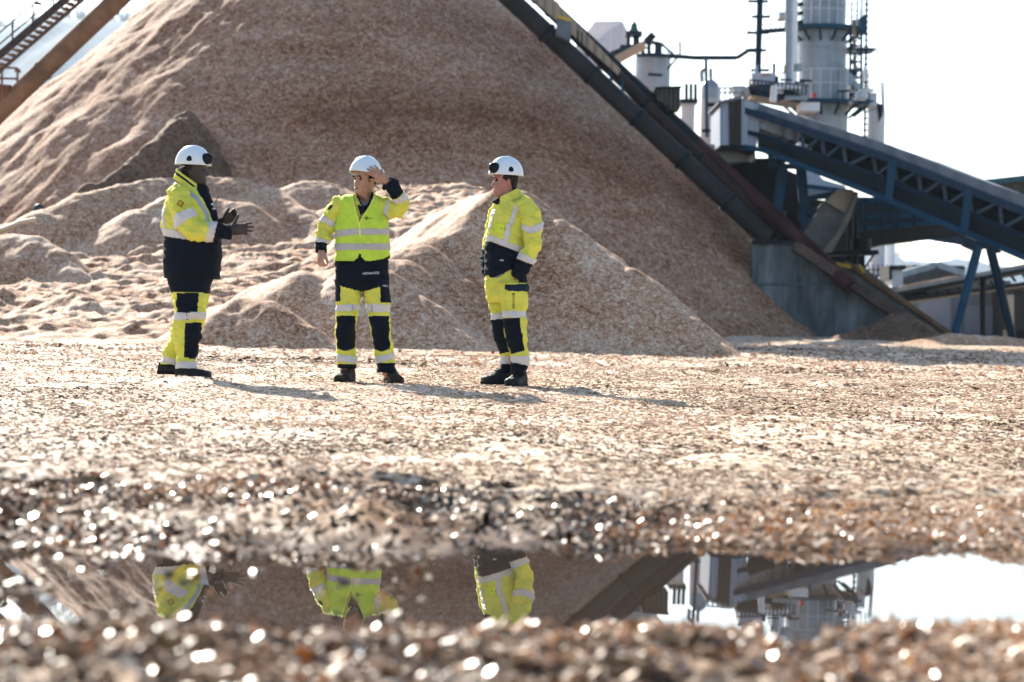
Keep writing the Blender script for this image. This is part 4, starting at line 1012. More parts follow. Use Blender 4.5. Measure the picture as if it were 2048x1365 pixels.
class Loft:
    """elliptical rings along a spine; rings = (centre, A vector, B vector, exponent)"""
    def __init__(s, rings, nu=120, per=10, wr=.006, wf=(7, 7, 16), seed=1, sag=None):
        C_ = [r[0] for r in rings]; A_ = [r[1] for r in rings]; B_ = [r[2] for r in rings]; p_ = [[r[3] if len(r) > 3 else 2.3] for r in rings]
        # spacing by length so that mesh cells stay about square
        seg = [np.linalg.norm(np.array(b) - np.array(a)) for a, b in zip(C_[:-1], C_[1:])]
        t = np.concatenate([np.linspace(i, i + 1, max(2, int(L / .006)), endpoint=False) for i, L in enumerate(seg)] + [[len(rings) - 1]])
        C_, A_, B_, p_ = cr_interp(C_, t), cr_interp(A_, t), cr_interp(B_, t), cr_interp(p_, t)
        u = np.arange(nu) / nu * 2 * np.pi
        cu, su = np.cos(u)[None], np.sin(u)[None]; e = 2 / p_
        ca = np.sign(cu) * np.abs(cu) ** e; sa = np.sign(su) * np.abs(su) ** e
        V = C_[:, None] + A_[:, None] * ca[..., None] + B_[:, None] * sa[..., None]
        s.V0 = V.copy(); s.C = C_
        s.V = V; s.N = s.normals()
        x, y, z = V[..., 0], V[..., 1], V[..., 2]
        n1 = fbm(x * wf[0], y * wf[1], z * wf[2], octs=3, seed=seed)
        n2 = 1 - np.abs(vnoise(x * wf[0] * 1.7, y * wf[1] * 1.7, z * wf[2] * 1.4, seed=seed + 5)) * 2
        n3_ = 1 - 2.2 * np.abs(fbm(x * wf[0] * .8 + z * 6, y * 6, z * wf[2] * .9 + x * 9, octs=2, seed=seed + 9)) ** .7
        s.V = V + s.N * (1.25 * wr * (.8 * n1 + .8 * n2 * np.abs(n1) + .55 * n3_))[..., None]
        s.N = s.normals(); s.t = t; s.nu = nu
    def normals(s):
        V = s.V; du = np.roll(V, -1, 1) - np.roll(V, 1, 1); dv = np.gradient(V, axis=0)
        n = np.cross(du, dv); n /= np.linalg.norm(n, axis=-1, keepdims=True) + 1e-12
        out = ((V - s.C[:, None]) * n).sum(-1).mean()
        return n if out > 0 else -n
    def faces(s):
        nv, nu = s.V.shape[:2]; idx = np.arange(nv * nu).reshape(nv, nu); r = np.roll(idx, -1, 1)
        return np.stack([idx[:-1], r[:-1], r[1:], idx[1:]], -1).reshape(-1, 4)
    def info(s, V=None):
        V = s.V0; c = .25 * (V[:-1] + V[1:] + np.roll(V, -1, 1)[:-1] + np.roll(V, -1, 1)[1:])
        px, py = proj(c); t = .5 * (s.t[:-1] + s.t[1:])[:, None] + 0 * px
        return px, py, t, s.N[:-1, :, 1] < .12
    def build(s, name, mats, parent, fn=None, cut=None, off=0, mask=None, thick=.004, smooth=True):
        V = s.V + s.N * off; F = s.faces(); px, py, t, front = s.info()
        keep = np.ones(px.size, bool)
        if cut is not None: keep &= ~cut(px, py, t, front).ravel()
        if mask is not None: keep &= mask(px, py, t, front).ravel()
        mi = fn(px, py, t, front).ravel()[keep] if fn else None
        F = F[keep]; used = np.unique(F); rm = np.full(V.shape[0] * V.shape[1], -1); rm[used] = np.arange(len(used))
        w0 = np.array(parent['_w']); me = np_mesh(name, V.reshape(-1, 3)[used] - w0, rm[F], mi, smooth)
        o = link_mesh(name, me, mats, parent); o['_w'] = tuple(w0)
        if thick:
            md = o.modifiers.new('thickness', 'SOLIDIFY'); md.thickness = thick; md.offset = -1 if off == 0 else 0
        return o

def hrings(rows, dd=None):
    """rows: (py, left px, right px, half depth m, centre depth m[, exponent])"""
    out = []
    for r in rows:
        py, l, r_, h, d = r[:5]; c = D((l + r_) / 2, py, d); a = (r_ - l) / 2 / FPX * MY
        out.append((c, np.array([a, 0, 0]), np.array([0, h, 0]), r[5] if len(r) > 5 else 2.4))
    return out
def prings(path):
    """path: (px, py, depth, radius in picture plane px, radius in depth m) rings square to the path"""
    c = [D(p[0], p[1], p[2]) for p in path]; out = []
    for i, p in enumerate(path):
        a = c[max(i - 1, 0)]; b = c[min(i + 1, len(c) - 1)]; tdir = b - a; tdir /= np.linalg.norm(tdir)
        y = np.array([0, 1., 0]); A = np.cross(tdir, y); A /= np.linalg.norm(A); B = np.cross(A, tdir)
        out.append((c[i], A * p[3] / FPX * MY, B * p[4], 2.2))
    return out

# closed tubes for the body, merged into one skin by a voxel remesh
class Flesh:
    def __init__(s): s.V = []; s.F = []; s.n = 0
    def add(s, V, F):
        s.V.append(np.asarray(V, float)); s.F += [tuple(int(i) + s.n for i in f) for f in F]; s.n += len(V)
    def chain(s, pts, rad, n=12, flat=None):
        pts = [np.array(p, float) for p in pts]; rings = []
        d0 = pts[1] - pts[0]; up = np.array([0, 0, 1.]) if abs(d0[2]) < .9 * np.linalg.norm(d0) else np.array([1., 0, 0])
        P_ = [pts[0] - d0 / np.linalg.norm(d0) * rad[0] * .7] + pts + [pts[-1] + (pts[-1] - pts[-2]) / np.linalg.norm(pts[-1] - pts[-2]) * rad[-1] * .7]
        R_ = [rad[0] * .55] + list(rad) + [rad[-1] * .55]
        for i, p in enumerate(P_):
            a = P_[max(i - 1, 0)]; b = P_[min(i + 1, len(P_) - 1)]; t = (b - a) / np.linalg.norm(b - a)
            x = np.cross(t, up); x /= np.linalg.norm(x); y = np.cross(x, t)
            th = np.arange(n) / n * 2 * np.pi
            rings.append(p + (x * np.cos(th)[:, None] + y * np.sin(th)[:, None]) * R_[i])
        s.loft(rings)
    def loft(s, rings):
        n = len(rings[0]); V = np.concatenate(rings); m = len(rings); F = []
        for j in range(m - 1):
            for i in range(n): F.append((j * n + i, j * n + (i + 1) % n, (j + 1) * n + (i + 1) % n, (j + 1) * n + i))
        F.append(tuple(range(n - 1, -1, -1))); F.append(tuple((m - 1) * n + i for i in range(n)))
        s.add(V, F)
    def ell(s, c, A, B, C_, n=12):
        rings = []
        for j in range(1, n):
            ph = math.pi * j / n; th = np.arange(2 * n) / (2 * n) * 2 * np.pi
            rings.append(c + C_ * math.cos(ph) + (A * np.cos(th)[:, None] + B * np.sin(th)[:, None]) * math.sin(ph))
        s.loft(rings)
    def build(s, name, mat, parent, voxel=.005):
        import bmesh
        me = bpy.data.meshes.new(name); w0 = np.array(parent['_w']); V = np.concatenate(s.V) - w0
        me.from_pydata([tuple(v) for v in V], [], s.F)
        bm = bmesh.new(); bm.from_mesh(me); bmesh.ops.recalc_face_normals(bm, faces=bm.faces); bm.to_mesh(me); bm.free()
        o = link_mesh(name, me, mat)
        md = o.modifiers.new('skin', 'REMESH'); md.mode = 'VOXEL'; md.voxel_size = voxel; md.use_smooth_shade = True
        sm = o.modifiers.new('smooth', 'SMOOTH'); sm.factor = .5; sm.iterations = 2
        dg = bpy.context.evaluated_depsgraph_get(); dg.update()
        me2 = bpy.data.meshes.new_from_object(o.evaluated_get(dg)); o.modifiers.clear(); o.data = me2; me2.name = name
        if not me2.materials: me2.materials.append(mat)
        o.parent = parent
        return o

def head_grid(F_, C0, sc_=1.0, pitch=0.0, off=0.0, nz=64, nu=72):
    z = np.linspace(-.035, .234, nz)
    zk = [-.035, -.012, 0, .018, .032, .045, .06, .075, .105, .125, .15, .18, .205, .222, .234]
    f = np.interp(z, zk, [.02, .05, .074, .086, .0865, .0885, .086, .085, .082, .079, .089, .085, .066, .042, .006])
    bk = np.interp(z, zk, [.05, .052, .055, .06, .066, .074, .082, .088, .096, .1, .101, .096, .078, .05, .006])
    w_ = np.interp(z, zk, [.048, .05, .046, .052, .056, .060, .064, .067, .071, .0735, .0755, .074, .062, .04, .006])
    u = np.arange(nu) / nu * 2 * np.pi
    cu, su = np.cos(u)[None], np.sin(u)[None]; e = 2 / 2.25
    ca = np.sign(cu) * np.abs(cu) ** e; sa = np.sign(su) * np.abs(su) ** e
    x = np.where(ca > 0, f[:, None] * ca, bk[:, None] * ca); y = w_[:, None] * sa
    zz = z[:, None] + 0 * x
    # nose, lips, chin, sockets, cheeks
    front = np.clip(ca, 0, 1)
    nose = np.interp(z, [.066, .072, .078, .088, .105, .125, .14], [0, .012, .026, .024, .015, .006, 0])[:, None]
    x = x + front * nose * np.exp(-(y / (.0125 + .004 * np.exp(-((zz - .078) / .01) ** 2))) ** 2)
    x = x + front * .0045 * np.exp(-(y / .022) ** 2) * (np.exp(-((zz - .053) / .005) ** 2) + np.exp(-((zz - .041) / .005) ** 2))
    x = x - front * .004 * np.exp(-(y / .022) ** 2) * np.exp(-((zz - .047) / .003) ** 2)
    x = x + front * .006 * np.exp(-((zz - .014) / .012) ** 2) * np.exp(-(y / .02) ** 2)
    for s_ in (-1, 1):
        x = x - front * .011 * np.exp(-((y - s_ * .031) / .014) ** 2 - ((zz - .122) / .011) ** 2)
        x = x + front * .004 * np.exp(-((y - s_ * .036) / .018) ** 2 - ((zz - .095) / .014) ** 2)
        x = x + front * .004 * np.exp(-((y - s_ * .030) / .020) ** 2 - ((zz - .14) / .006) ** 2)
    V = np.stack([x, y, zz], -1) * sc_
    if off:
        r = np.stack([x, y, (zz - .11) * .5], -1); r /= np.linalg.norm(r, axis=-1, keepdims=True) + 1e-9; V = V + r * off
    return xf(V, F_, C0, pitch)
def xf(V, F_, C0, pitch=0.0):
    """local head frame (x forward, y left, z up) -> world; pitch>0 lifts the front"""
    V = np.asarray(V, float); cp, sp = math.cos(pitch), math.sin(pitch)
    x = V[..., 0] * cp - V[..., 2] * sp; z = V[..., 0] * sp + V[..., 2] * cp
    f = np.array([F_[0], F_[1], 0.]); f /= np.linalg.norm(f); l = np.array([-f[1], f[0], 0.])
    return np.asarray(C0) + x[..., None] * f + V[..., 1][..., None] * l + z[..., None] * np.array([0, 0, 1.])

def grid_mesh(name, V, mat, parent, keep=None, closed=True, thick=0):
    nv, nu = V.shape[:2]; idx = np.arange(nv * nu).reshape(nv, nu)
    r = np.roll(idx, -1, 1)
    F = np.stack([idx[:-1], r[:-1], r[1:], idx[1:]], -1)
    if not closed: F = F[:, :-1]
    F = F.reshape(-1, 4)
    if keep is not None: F = F[keep.ravel()]
    used = np.unique(F); rm = np.full(nv * nu, -1); rm[used] = np.arange(len(used))
    w0 = np.array(parent['_w']); o = link_mesh(name, np_mesh(name, V.reshape(-1, 3)[used] - w0, rm[F], None, True), mat, parent); o['_w'] = tuple(w0)
    if thick: md = o.modifiers.new('thickness', 'SOLIDIFY'); md.thickness = thick; md.offset = -1
    return o

def hand(fl, O, F_, N_, T_, curls, s=1.0, spread=.12, thumb=(.55, .8, .1), tcurl=.3):
    """O wrist, F towards the fingers, N back of the hand, T thumb side"""
    F_ = np.array(F_, float); F_ /= np.linalg.norm(F_); N_ = np.array(N_, float); N_ -= F_ * N_.dot(F_); N_ /= np.linalg.norm(N_)
    T_ = np.array(T_, float); T_ -= F_ * T_.dot(F_) + N_ * T_.dot(N_); T_ /= np.linalg.norm(T_)
    O = np.array(O, float); rings = []
    for k, a, b in ((-.05, .026, .022), (0, .027, .020), (.03, .038, .018), (.06, .043, .016), (.088, .042, .0125), (.098, .038, .008)):
        th = np.arange(20) / 20 * 2 * np.pi
        rings.append(O + (F_ * k + T_ * (a * np.cos(th))[:, None] + N_ * (b * np.sin(th))[:, None]) * s)
    fl.loft(rings)
    for i, (tt, L, r) in enumerate(((.031, .074, .0095), (.0105, .083, .0098), (-.0105, .077, .0093), (-.031, .060, .0082))):
        c = curls[i]; p = O + (F_ * .084 + T_ * tt) * s; sp = (1.4 - i) * spread; pts = [p]; ang = 0
        q = O + (F_ * .094 + T_ * tt * 1.02) * s; pts.append(q)
        for seg, kk in ((.47, .45), (.3, 1.0), (.23, .75)):
            ang += c * kk; d = (F_ * math.cos(ang) - N_ * math.sin(ang)); d = d + T_ * sp * math.cos(ang); d /= np.linalg.norm(d); pts.append(pts[-1] + d * L * seg * s)
        fl.chain(pts, [r * 1.05 * s, r * 1.05 * s, r * s, r * .93 * s, r * .8 * s], n=10)
    a, b, c = thumb; d = (T_ * a + F_ * b - N_ * c); d /= np.linalg.norm(d)
    p0 = O + (F_ * .018 + T_ * .022) * s; p1 = p0 + d * .04 * s; d2 = d * math.cos(tcurl) + F_ * math.sin(tcurl); d2 /= np.linalg.norm(d2)
    p2 = p1 + d2 * .034 * s; p3 = p2 + d2 * .026 * s
    fl.chain([p0, p1, p2, p3], [.015 * s, .0135 * s, .0115 * s, .0095 * s], n=10)

def fabric(name, col, var=.08, rough=.75, sheen=.0, transl=0.0):
    m, n, b = new_mat(name)
    g = n.nodes.new('ShaderNodeNewGeometry'); no = N(n, 'ShaderNodeTexNoise', Scale=9.0, Detail=6.0, Roughness=.6); n.links.new(g.outputs['Position'], no.inputs['Vector'])
    r = ramp(n, no.outputs[0], [(.3, tuple(c * (1 - var) for c in col)), (.7, tuple(min(1, c * (1 + var)) for c in col))])
    n.links.new(r.outputs[0], b.inputs['Base Color']); b.inputs['Roughness'].default_value = rough; b.inputs['Sheen Weight'].default_value = sheen
    b.inputs['Specular IOR Level'].default_value = .12
    wv = N(n, 'ShaderNodeTexNoise', Scale=420.0, Detail=2.0); n.links.new(g.outputs['Position'], wv.inputs['Vector'])
    bu = N(n, 'ShaderNodeBump', Strength=.25, Distance=.001); n.links.new(wv.outputs[0], bu.inputs['Height'])
    n3 = N(n, 'ShaderNodeTexNoise', Scale=26.0, Detail=4.0, Distortion=1.5); n.links.new(g.outputs['Position'], n3.inputs['Vector'])
    b2 = N(n, 'ShaderNodeBump', Strength=.85, Distance=.012); n.links.new(n3.outputs[0], b2.inputs['Height']); n.links.new(bu.outputs[0], b2.inputs['Normal'])
    n.links.new(b2.outputs[0], b.inputs['Normal'])
    return m
def skin_mat(name, col, red):
    m, n, b = new_mat(name)
    g = n.nodes.new('ShaderNodeNewGeometry'); no = N(n, 'ShaderNodeTexNoise', Scale=30.0, Detail=5.0); n.links.new(g.outputs['Position'], no.inputs['Vector'])
    r = ramp(n, no.outputs[0], [(.35, red), (.6, col)]); n.links.new(r.outputs[0], b.inputs['Base Color'])
    b.inputs['Roughness'].default_value = .5; b.inputs['Subsurface Weight'].default_value = .12; b.inputs['Subsurface Radius'].default_value = (.01, .004, .002)
    b.inputs['Subsurface Scale'].default_value = .5
    return m
M_HIVIS = fabric('fluorescent_yellow_cloth', (.66, .65, .10), .13)
M_VEST = fabric('fluorescent_lime_mesh', (.52, .72, .07), .07)
M_NAVY = fabric('navy_workwear_cloth', (.0045, .007, .015), .25, .85)
M_BAND = fabric('silver_reflective_tape', (.60, .58, .575), .05, .45)
M_VBAND = fabric('grey_vest_tape', (.47, .44, .44), .06, .45)
M_SHELL = plain('white_helmet_plastic', (.72, .78, .82), .28, var=.04, scale=8)
M_GLOSSB = plain('black_helmet_lamp', (.008, .011, .016), .22, var=.2)
M_BOOT = fabric('black_boot_leather', (.020, .022, .024), .3, .6)
M_SOLE = plain('boot_sole', (.015, .015, .014), .8)
M_HAIR = fabric('dark_brown_hair', (.018, .012, .009), .3, .6)
M_LOGO = plain('dark_green_print', (.02, .06, .03), .7)
M_PRINT = plain('white_print', (.7, .7, .7), .7)
M_BPRINT = plain('black_print', (.012, .012, .015), .7)
SK_DARK = skin_mat('deep_brown_skin', (.040, .020, .013), (.028, .012, .008))
SK_OLIVE = skin_mat('light_olive_skin', (.42, .235, .15), (.36, .17, .11))
SK_RUDDY = skin_mat('ruddy_skin', (.40, .19, .145), (.36, .125, .10))
M_LIP = plain('lips', (.30, .10, .08), .5); M_EYE = plain('eye', (.03, .02, .018), .2); M_EYEW = plain('eye_white', (.5, .48, .45), .3)

def helmet(root, F_, C0, pitch, lamp=None, side=None, scale=1.0):
    """white safety helmet; C0 = middle of its rim"""
    h = empty('helmet', (0, 0, 0)); h.parent = root; h['_w'] = root['_w']
    ph = np.linspace(0, 1, 26); u = np.arange(64) / 64 * 2 * np.pi
    rows = []
    cu, su = np.cos(u), np.sin(u)
    vis = np.clip(cu, 0, 1) ** 3
    rimz = -.012 + .014 * np.exp(-((np.abs(su) - 1) / .25) ** 2) * 1.2          # raised a little over the ears
    def row(r, z): return np.stack([cu * .139 * r, su * .116 * r, z + 0 * cu], -1)
    for k in np.linspace(0, 1, 22)[::-1]:
        a = k * math.pi / 2; rows.append(row(math.sin(a) ** .93, .152 * math.cos(a) ** 1.0))
    base = rows[-1].copy()
    for g, (out, dz) in enumerate(((0, -.01), (.004, -.018), (.018, -.02), (.019, -.024), (.003, -.022))):
        q = base.copy(); o_ = out + vis * (.022 if g in (2, 3) else .006 if g in (1, 4) else 0); nrm = np.stack([cu / .139, su / .116], -1); nrm /= np.linalg.norm(nrm, axis=-1, keepdims=True)
        q[:, :2] += nrm * o_[:, None] if np.ndim(o_) else nrm * o_; q[:, 2] = dz + rimz * (1 if g else .5) - vis * .006 * (g > 1); rows.append(q)
    V = np.array(rows[::1]) * scale
    # three shallow ridges along the crown
    y = V[..., 1]; V[..., 2] += .003 * np.exp(-(np.abs(y) - .03) ** 2 / .00004) * (V[..., 2] > .05)
    o = grid_mesh('shell', xf(V, F_, C0, pitch), M_SHELL, h, thick=.003)
    sgn = side or 1
    # black round-topped ear slot
    th = np.linspace(0, 2 * math.pi, 24, endpoint=False)
    sl_ = []
    for k in (1.0, .8, .4, .02):
        xx = -.012 + .021 * np.cos(th) * k; zz = .034 + np.where(np.sin(th) > 0, .032, .010) * np.sin(th) * k
        yy = sgn * (.116 * np.sqrt(np.clip(1 - (xx / .139) ** 2 - (zz / .152) ** 2, 0, 1)) + .0025 + .006 * (1 - k))
        sl_.append(np.stack([xx, yy, zz], -1))
    grid_mesh('ear_slot', xf(np.array(sl_) * scale, F_, C0, pitch), M_GLOSSB, h)
    strip_ = []
    for z_, in ((.002,), (.012,)):
        xx = np.linspace(-.04, .02, 12); yy = sgn * (.116 * np.sqrt(np.clip(1 - (xx / .139) ** 2 - (z_ / .152) ** 2, 0, 1)) + .003); strip_.append(np.stack([xx, yy, z_ + 0 * xx + .006 * np.cos((xx + .01) * 50)], -1))
    if lamp is not None:
        fl = Flesh(); lx, ly, lz, a, b_, c_ = lamp
        A, B, C_ = [xf(np.array(v), F_, (0, 0, 0), pitch + .25) for v in ((a, 0, 0), (0, b_, 0), (0, 0, c_))]
        c = xf(np.array((lx, ly, lz)), F_, C0, pitch); fl.ell(c, A, B, C_, 12)
        V = np.concatenate(fl.V); me = bpy.data.meshes.new('goggles'); me.from_pydata([tuple(v - np.array(root['_w'])) for v in V], [], fl.F)
        me.polygons.foreach_set('use_smooth', [True] * len(me.polygons)); g = link_mesh('goggles', me, M_GLOSSB, h)
        q = xf(np.array([[lx - .01, ly, lz - .03], [lx + .03, ly * .8, lz - .035]]), F_, C0, pitch); mb = MB(); mb.tube(q[0], q[1], .008, n=8); mb.build('strap_clip', M_GLOSSB, h)
    return h

def boot(root, heel, toe, zb, shaft_top, shaft_px_r, depth_h=.055, col=None):
    """heel and toe points on the ground (world x,y)"""
    b = empty('boot', (0, 0, 0)); b.parent = root; b['_w'] = root['_w']
    heel = np.array([heel[0], heel[1], zb]); toe = np.array([toe[0], toe[1], zb]); d = toe - heel; L = np.linalg.norm(d); d /= L; s_ = np.array([-d[1], d[0], 0]); up = np.array([0, 0, 1.])
    def rings(prof, z0=0):
        out = []
        for k, w_, h in prof:
            c = heel + d * L * k + up * (h / 2 + z0); out.append((c, s_ * w_, up * (h / 2), 2.6))
        return out
    Loft(rings([(0.0, .02, .06), (.03, .04, .09), (.18, .045, .12), (.38, .044, .125), (.55, .049, .092), (.75, .056, .078), (.92, .05, .066), (.985, .03, .05), (1.0, .012, .03)]), nu=40, wr=.004, seed=int(L * 1000)).build('upper', col or M_BOOT, b, thick=0)
    Loft(rings([(-.01, .02, .03), (.03, .046, .034), (.3, .046, .03), (.55, .052, .03), (.78, .059, .032), (.95, .05, .034), (1.012, .014, .03)]), nu=32, wr=.001).build('sole', M_SOLE, b, thick=0)
    mb = MB()
    for k in (.40, .46, .52, .58): c = heel + d * L * k + up * (.125 - (k - .38) * .15); mb.bar(c - s_ * .022, c + s_ * .022, .006, .006)
    mb.build('laces', plain('laces', (.1, .09, .08), .8), b)
    c0 = heel + d * L * .17 + up * .07; c1 = np.array(shaft_top)
    Loft([(c0, s_ * .046, d * .06, 2.2), ((c0 + c1) / 2, s_ * .05, d * .058, 2.2), (c1, s_ * .052, d * .055, 2.2)], nu=36, wr=.003).build('shaft', col or M_BOOT, b, thick=.003)
    return b

def glyphs(name, root, pts, size, mat, dirv, upv, bold=.18, seed=0, chars="WENAAS", parent=None):
    """printed characters lying on cloth: flat lettering with real thickness, one glyph per point"""
    par = parent or root; mb = MB(); rr = random.Random(seed)
    dv = np.array(dirv, float); uv = np.array(upv, float); nv = np.array([0, -1., 0])
    seg = {'W': [((0, 1), (.25, 0)), ((.25, 0), (.5, .7)), ((.5, .7), (.75, 0)), ((.75, 0), (1, 1))], 'E': [((0, 0), (0, 1)), ((0, 1), (.9, 1)), ((0, .5), (.7, .5)), ((0, 0), (.9, 0))],
           'N': [((0, 0), (0, 1)), ((0, 1), (.9, 0)), ((.9, 0), (.9, 1))], 'A': [((0, 0), (.45, 1)), ((.45, 1), (.9, 0)), ((.2, .4), (.7, .4))],
           'S': [((.9, 1), (.1, 1)), ((.1, 1), (.1, .5)), ((.1, .5), (.9, .5)), ((.9, .5), (.9, 0)), ((.9, 0), (.1, 0))], 'O': [((.1, .1), (.1, .9)), ((.1, .9), (.9, .9)), ((.9, .9), (.9, .1)), ((.9, .1), (.1, .1))],
           'R': [((0, 0), (0, 1)), ((0, 1), (.8, 1)), ((.8, 1), (.8, .5)), ((.8, .5), (0, .5)), ((.3, .5), (.9, 0))], 'X': [((0, 0), (.9, 1)), ((0, 1), (.9, 0))], 'I': [((.4, 0), (.4, 1))]}
    for ch, p in zip(chars, pts):
        for a, b in seg[ch]:
            A = np.array(p) + dv * (a[0] - .5) * size + uv * (a[1] - .5) * size; B = np.array(p) + dv * (b[0] - .5) * size + uv * (b[1] - .5) * size
            mb.bar(A, B, size * bold, .002, up=tuple(nv))
    return mb.build(name, mat, par)

def person(px, label):
    p = P(px, 700, MY); e = empty('person', (p.x, MY, .184), label, 'person', None); e['_w'] = (p.x, MY, .184); return e
# ---- left worker, seen in profile facing right
def man_left():
    R_ = person(380, 'heavy set man in yellow and navy jacket facing right, both hands held out, white helmet')
    F_ = (1, -.04); C0 = D(389, 371.5, 0)
    fl = Flesh(); hg = head_grid(F_, C0, 1.04)
    fl.loft([r for r in hg])
    ear = D(380, 345, -.079); fl.ell(ear, np.array([.012, 0, .006]), np.array([0, .010, 0]), np.array([-.004, 0, .030]), 8)
    fl.chain([D(385, 362, 0), D(378, 385, 0), D(376, 420, .0)], [.068, .072, .09])
    fl.loft([c + np.array([a[0] * .8, 0, 0]) * np.cos(t)[:, None] + np.array([0, b[1] * .8, 0]) * np.sin(t)[:, None] for t in [np.arange(20) / 20 * 2 * np.pi] for c, a, b, _ in hrings([(410, 340, 415, .17, 0), (460, 336, 430, .17, 0), (520, 338, 430, .17, 0), (580, 354, 408, .11, 0)])])
    for (x1, y1, d1), (x2, y2, d2), (x3, y3, d3) in (((382, 590, -.06), (376, 650, -.08), (372, 745, -.09)), ((380, 590, .08), (368, 650, .12), (341, 738, .14))):
        fl.chain([D(x1, y1, d1), D(x2, y2, d2), D(x3, y3, d3)], [.06, .05, .04])
    fl.chain([D(366, 400, -.17), D(384, 462, -.24), D(458, 463, -.16)], [.055, .045, .028])
    fl.chain([D(372, 400, .17), D(392, 458, .24), D(446, 445, .1)], [.055, .045, .028])
    hand(fl, D(459, 461, -.16), (.97, .05, .10), (0.1, -1, .05), (0, .1, 1), [.18, .10, .32, .55], 1.06, thumb=(.8, .62, .0), tcurl=-.15)
    hand(fl, D(447, 445, .08), (.62, -.12, .42), (-.45, .95, -.2), (-.2, -.3, 1), [.7, .8, .9, 1.0], 1.0, thumb=(.5, .8, .25))
    fl.build('body', SK_DARK, R_)
    # face details
    for y in (-.031,):
        e = xf(np.array([[.072, y, .124]]), F_, C0)[0]; mb = MB(); blob(mb, Vector(e), .0085, 8); mb.build('eye', M_EYE, R_)
    # jacket
    rows = hrings([(368, 352, 404, .085, .02), (380, 344, 412, .13, .02), (392, 337, 416, .19, .01), (408, 331, 421, .215, 0), (430, 326, 430, .22, 0), (455, 326, 437, .22, 0), (478, 329, 440.5, .22, 0),
                   (500, 328.5, 441, .22, 0), (528, 328, 440.5, .22, 0), (548, 329, 438, .21, 0), (557.5, 330, 435.5, .2, 0)])
    J = Loft(rows, nu=200, wr=.006, seed=3)
    bound = lambda px: np.interp(px, [327, 378, 440], [472, 480.5, 480.5])
    pl = [(393, 380), (404, 400), (416, 420), (424, 440), (432, 450), (436, 482)]
    fn = lambda px, py, t, fr: ((py > bound(px)) | ((px > np.interp(py, [b for a, b in pl], [a for a, b in pl])) & (py > 366))).astype(int)
    jk = J.build('jacket', [M_HIVIS, M_NAVY], R_, fn=fn)
    J.build('reflective_band', M_BAND, jk, off=.004, mask=lambda px, py, t, fr: (py > bound(px) - 15.5) & (py < bound(px)) & (px < 436))
    J.build('shoulder_band', plain('grey_blue_tape', (.33, .38, .45), .45), jk, off=.004, mask=lambda px, py, t, fr: fr & near_line([(352, 373), (372, 380), (392, 398), (406, 416), (414, 432), (415, 452)], px, py, 4.0))
    J.build('back_band', M_BAND, jk, off=.004, mask=lambda px, py, t, fr: fr & near_line([(330, 416), (328, 432), (330, 452)], px, py, 2.3))
    J.build('pocket_flap', fabric('navy_flap', (.003, .005, .01)), jk, off=.006, mask=lambda px, py, t, fr: fr & (py > 503) & (py < 510) & (px > 392) & (px < 434))
    J.build('hem', fabric('navy_hem', (.004, .006, .012)), jk, off=.005, mask=lambda px, py, t, fr: (py > 553))
    # collar
    cl = [(D(381, 378, 0), np.array([.13, 0, -.075]), np.array([0, .115, 0]), 2.2), (D(379, 365, 0), np.array([.108, 0, -.078]), np.array([0, .1, 0]), 2.2), (D(377.5, 356, 0), np.array([.10, 0, -.07]), np.array([0, .094, 0]), 2.2)]
    K = Loft(cl, nu=100, wr=.004)
    co = K.build('collar', [M_HIVIS, M_NAVY], jk, fn=lambda px, py, t, fr: ((t > .75) & (t < 1.25)).astype(int) | (px > 394).astype(int))
    sc_ = Loft([(D(404, 388, -.0), np.array([.055, 0, 0]), np.array([0, .09, 0]), 2.2), (D(405, 376, 0), np.array([.046, 0, .0]), np.array([0, .075, 0]), 2.2), (D(404, 370, 0), np.array([.044, 0, 0]), np.array([0, .07, 0]), 2.2)], nu=60, wr=.006)
    sc_.build('neck_scarf', fabric('black_scarf', (.008, .008, .01)), R_)
    fr_ = Loft(prings([(407, 386, -.05, 9, .05), (414, 402, -.06, 9, .05), (423, 420, -.07, 8, .04), (431, 440, -.06, 6, .04)]), nu=40, wr=.003); fr_.build('open_lapel', M_NAVY, jk)
    # sleeves
    S = Loft(prings([(358, 385, -.10, 21, .09), (360, 400, -.16, 22.5, .10), (366, 425, -.21, 22.5, .085), (376, 448, -.235, 23, .08), (392, 461, -.24, 22, .078), (410, 463.5, -.23, 19.5, .074), (430, 463.5, -.2, 16.5, .068), (446, 463, -.18, 15.5, .062), (459.5, 462, -.165, 14.5, .058)]), nu=110, wr=.010, wf=(16, 8, 16), seed=8)
    sl_ = S.build('sleeve', [M_HIVIS, M_NAVY], jk, fn=lambda px, py, t, fr: (px > 430 - (py - 462) * .25).astype(int) & (t > 3).astype(int))
    S.build('arm_band', M_BAND, sl_, off=.004, mask=lambda px, py, t, fr: (t > 2.25) & (t < 2.95))
    S.build('cuff_band', M_BAND, sl_, off=.004, mask=lambda px, py, t, fr: (t > 4) & (px > 415 - (py - 462) * .25) & (px < 430 - (py - 462) * .25))
    S2 = Loft(prings([(372, 392, .12, 20, .08), (384, 430, .22, 20, .075), (396, 455, .24, 18, .07), (420, 453, .17, 14, .06), (446, 447, .09, 9.5, .05)]), nu=70, wr=.008, seed=11)
    S2.build('far_sleeve', [M_HIVIS, M_NAVY], jk, fn=lambda px, py, t, fr: (px > 425).astype(int))
    # shoulder badge: black diamond frame, yellow centre with a small sign
    b0 = D(360.5, 407.5, -.325); mb = MB(); q = [b0 + np.array([math.cos(a), 0, math.sin(a)]) * .029 for a in (R(12), R(102), R(192), R(282))]; mb.prism([Vector(v) for v in q], (0, .01, 0)); bd = mb.build('badge', M_BPRINT, jk)
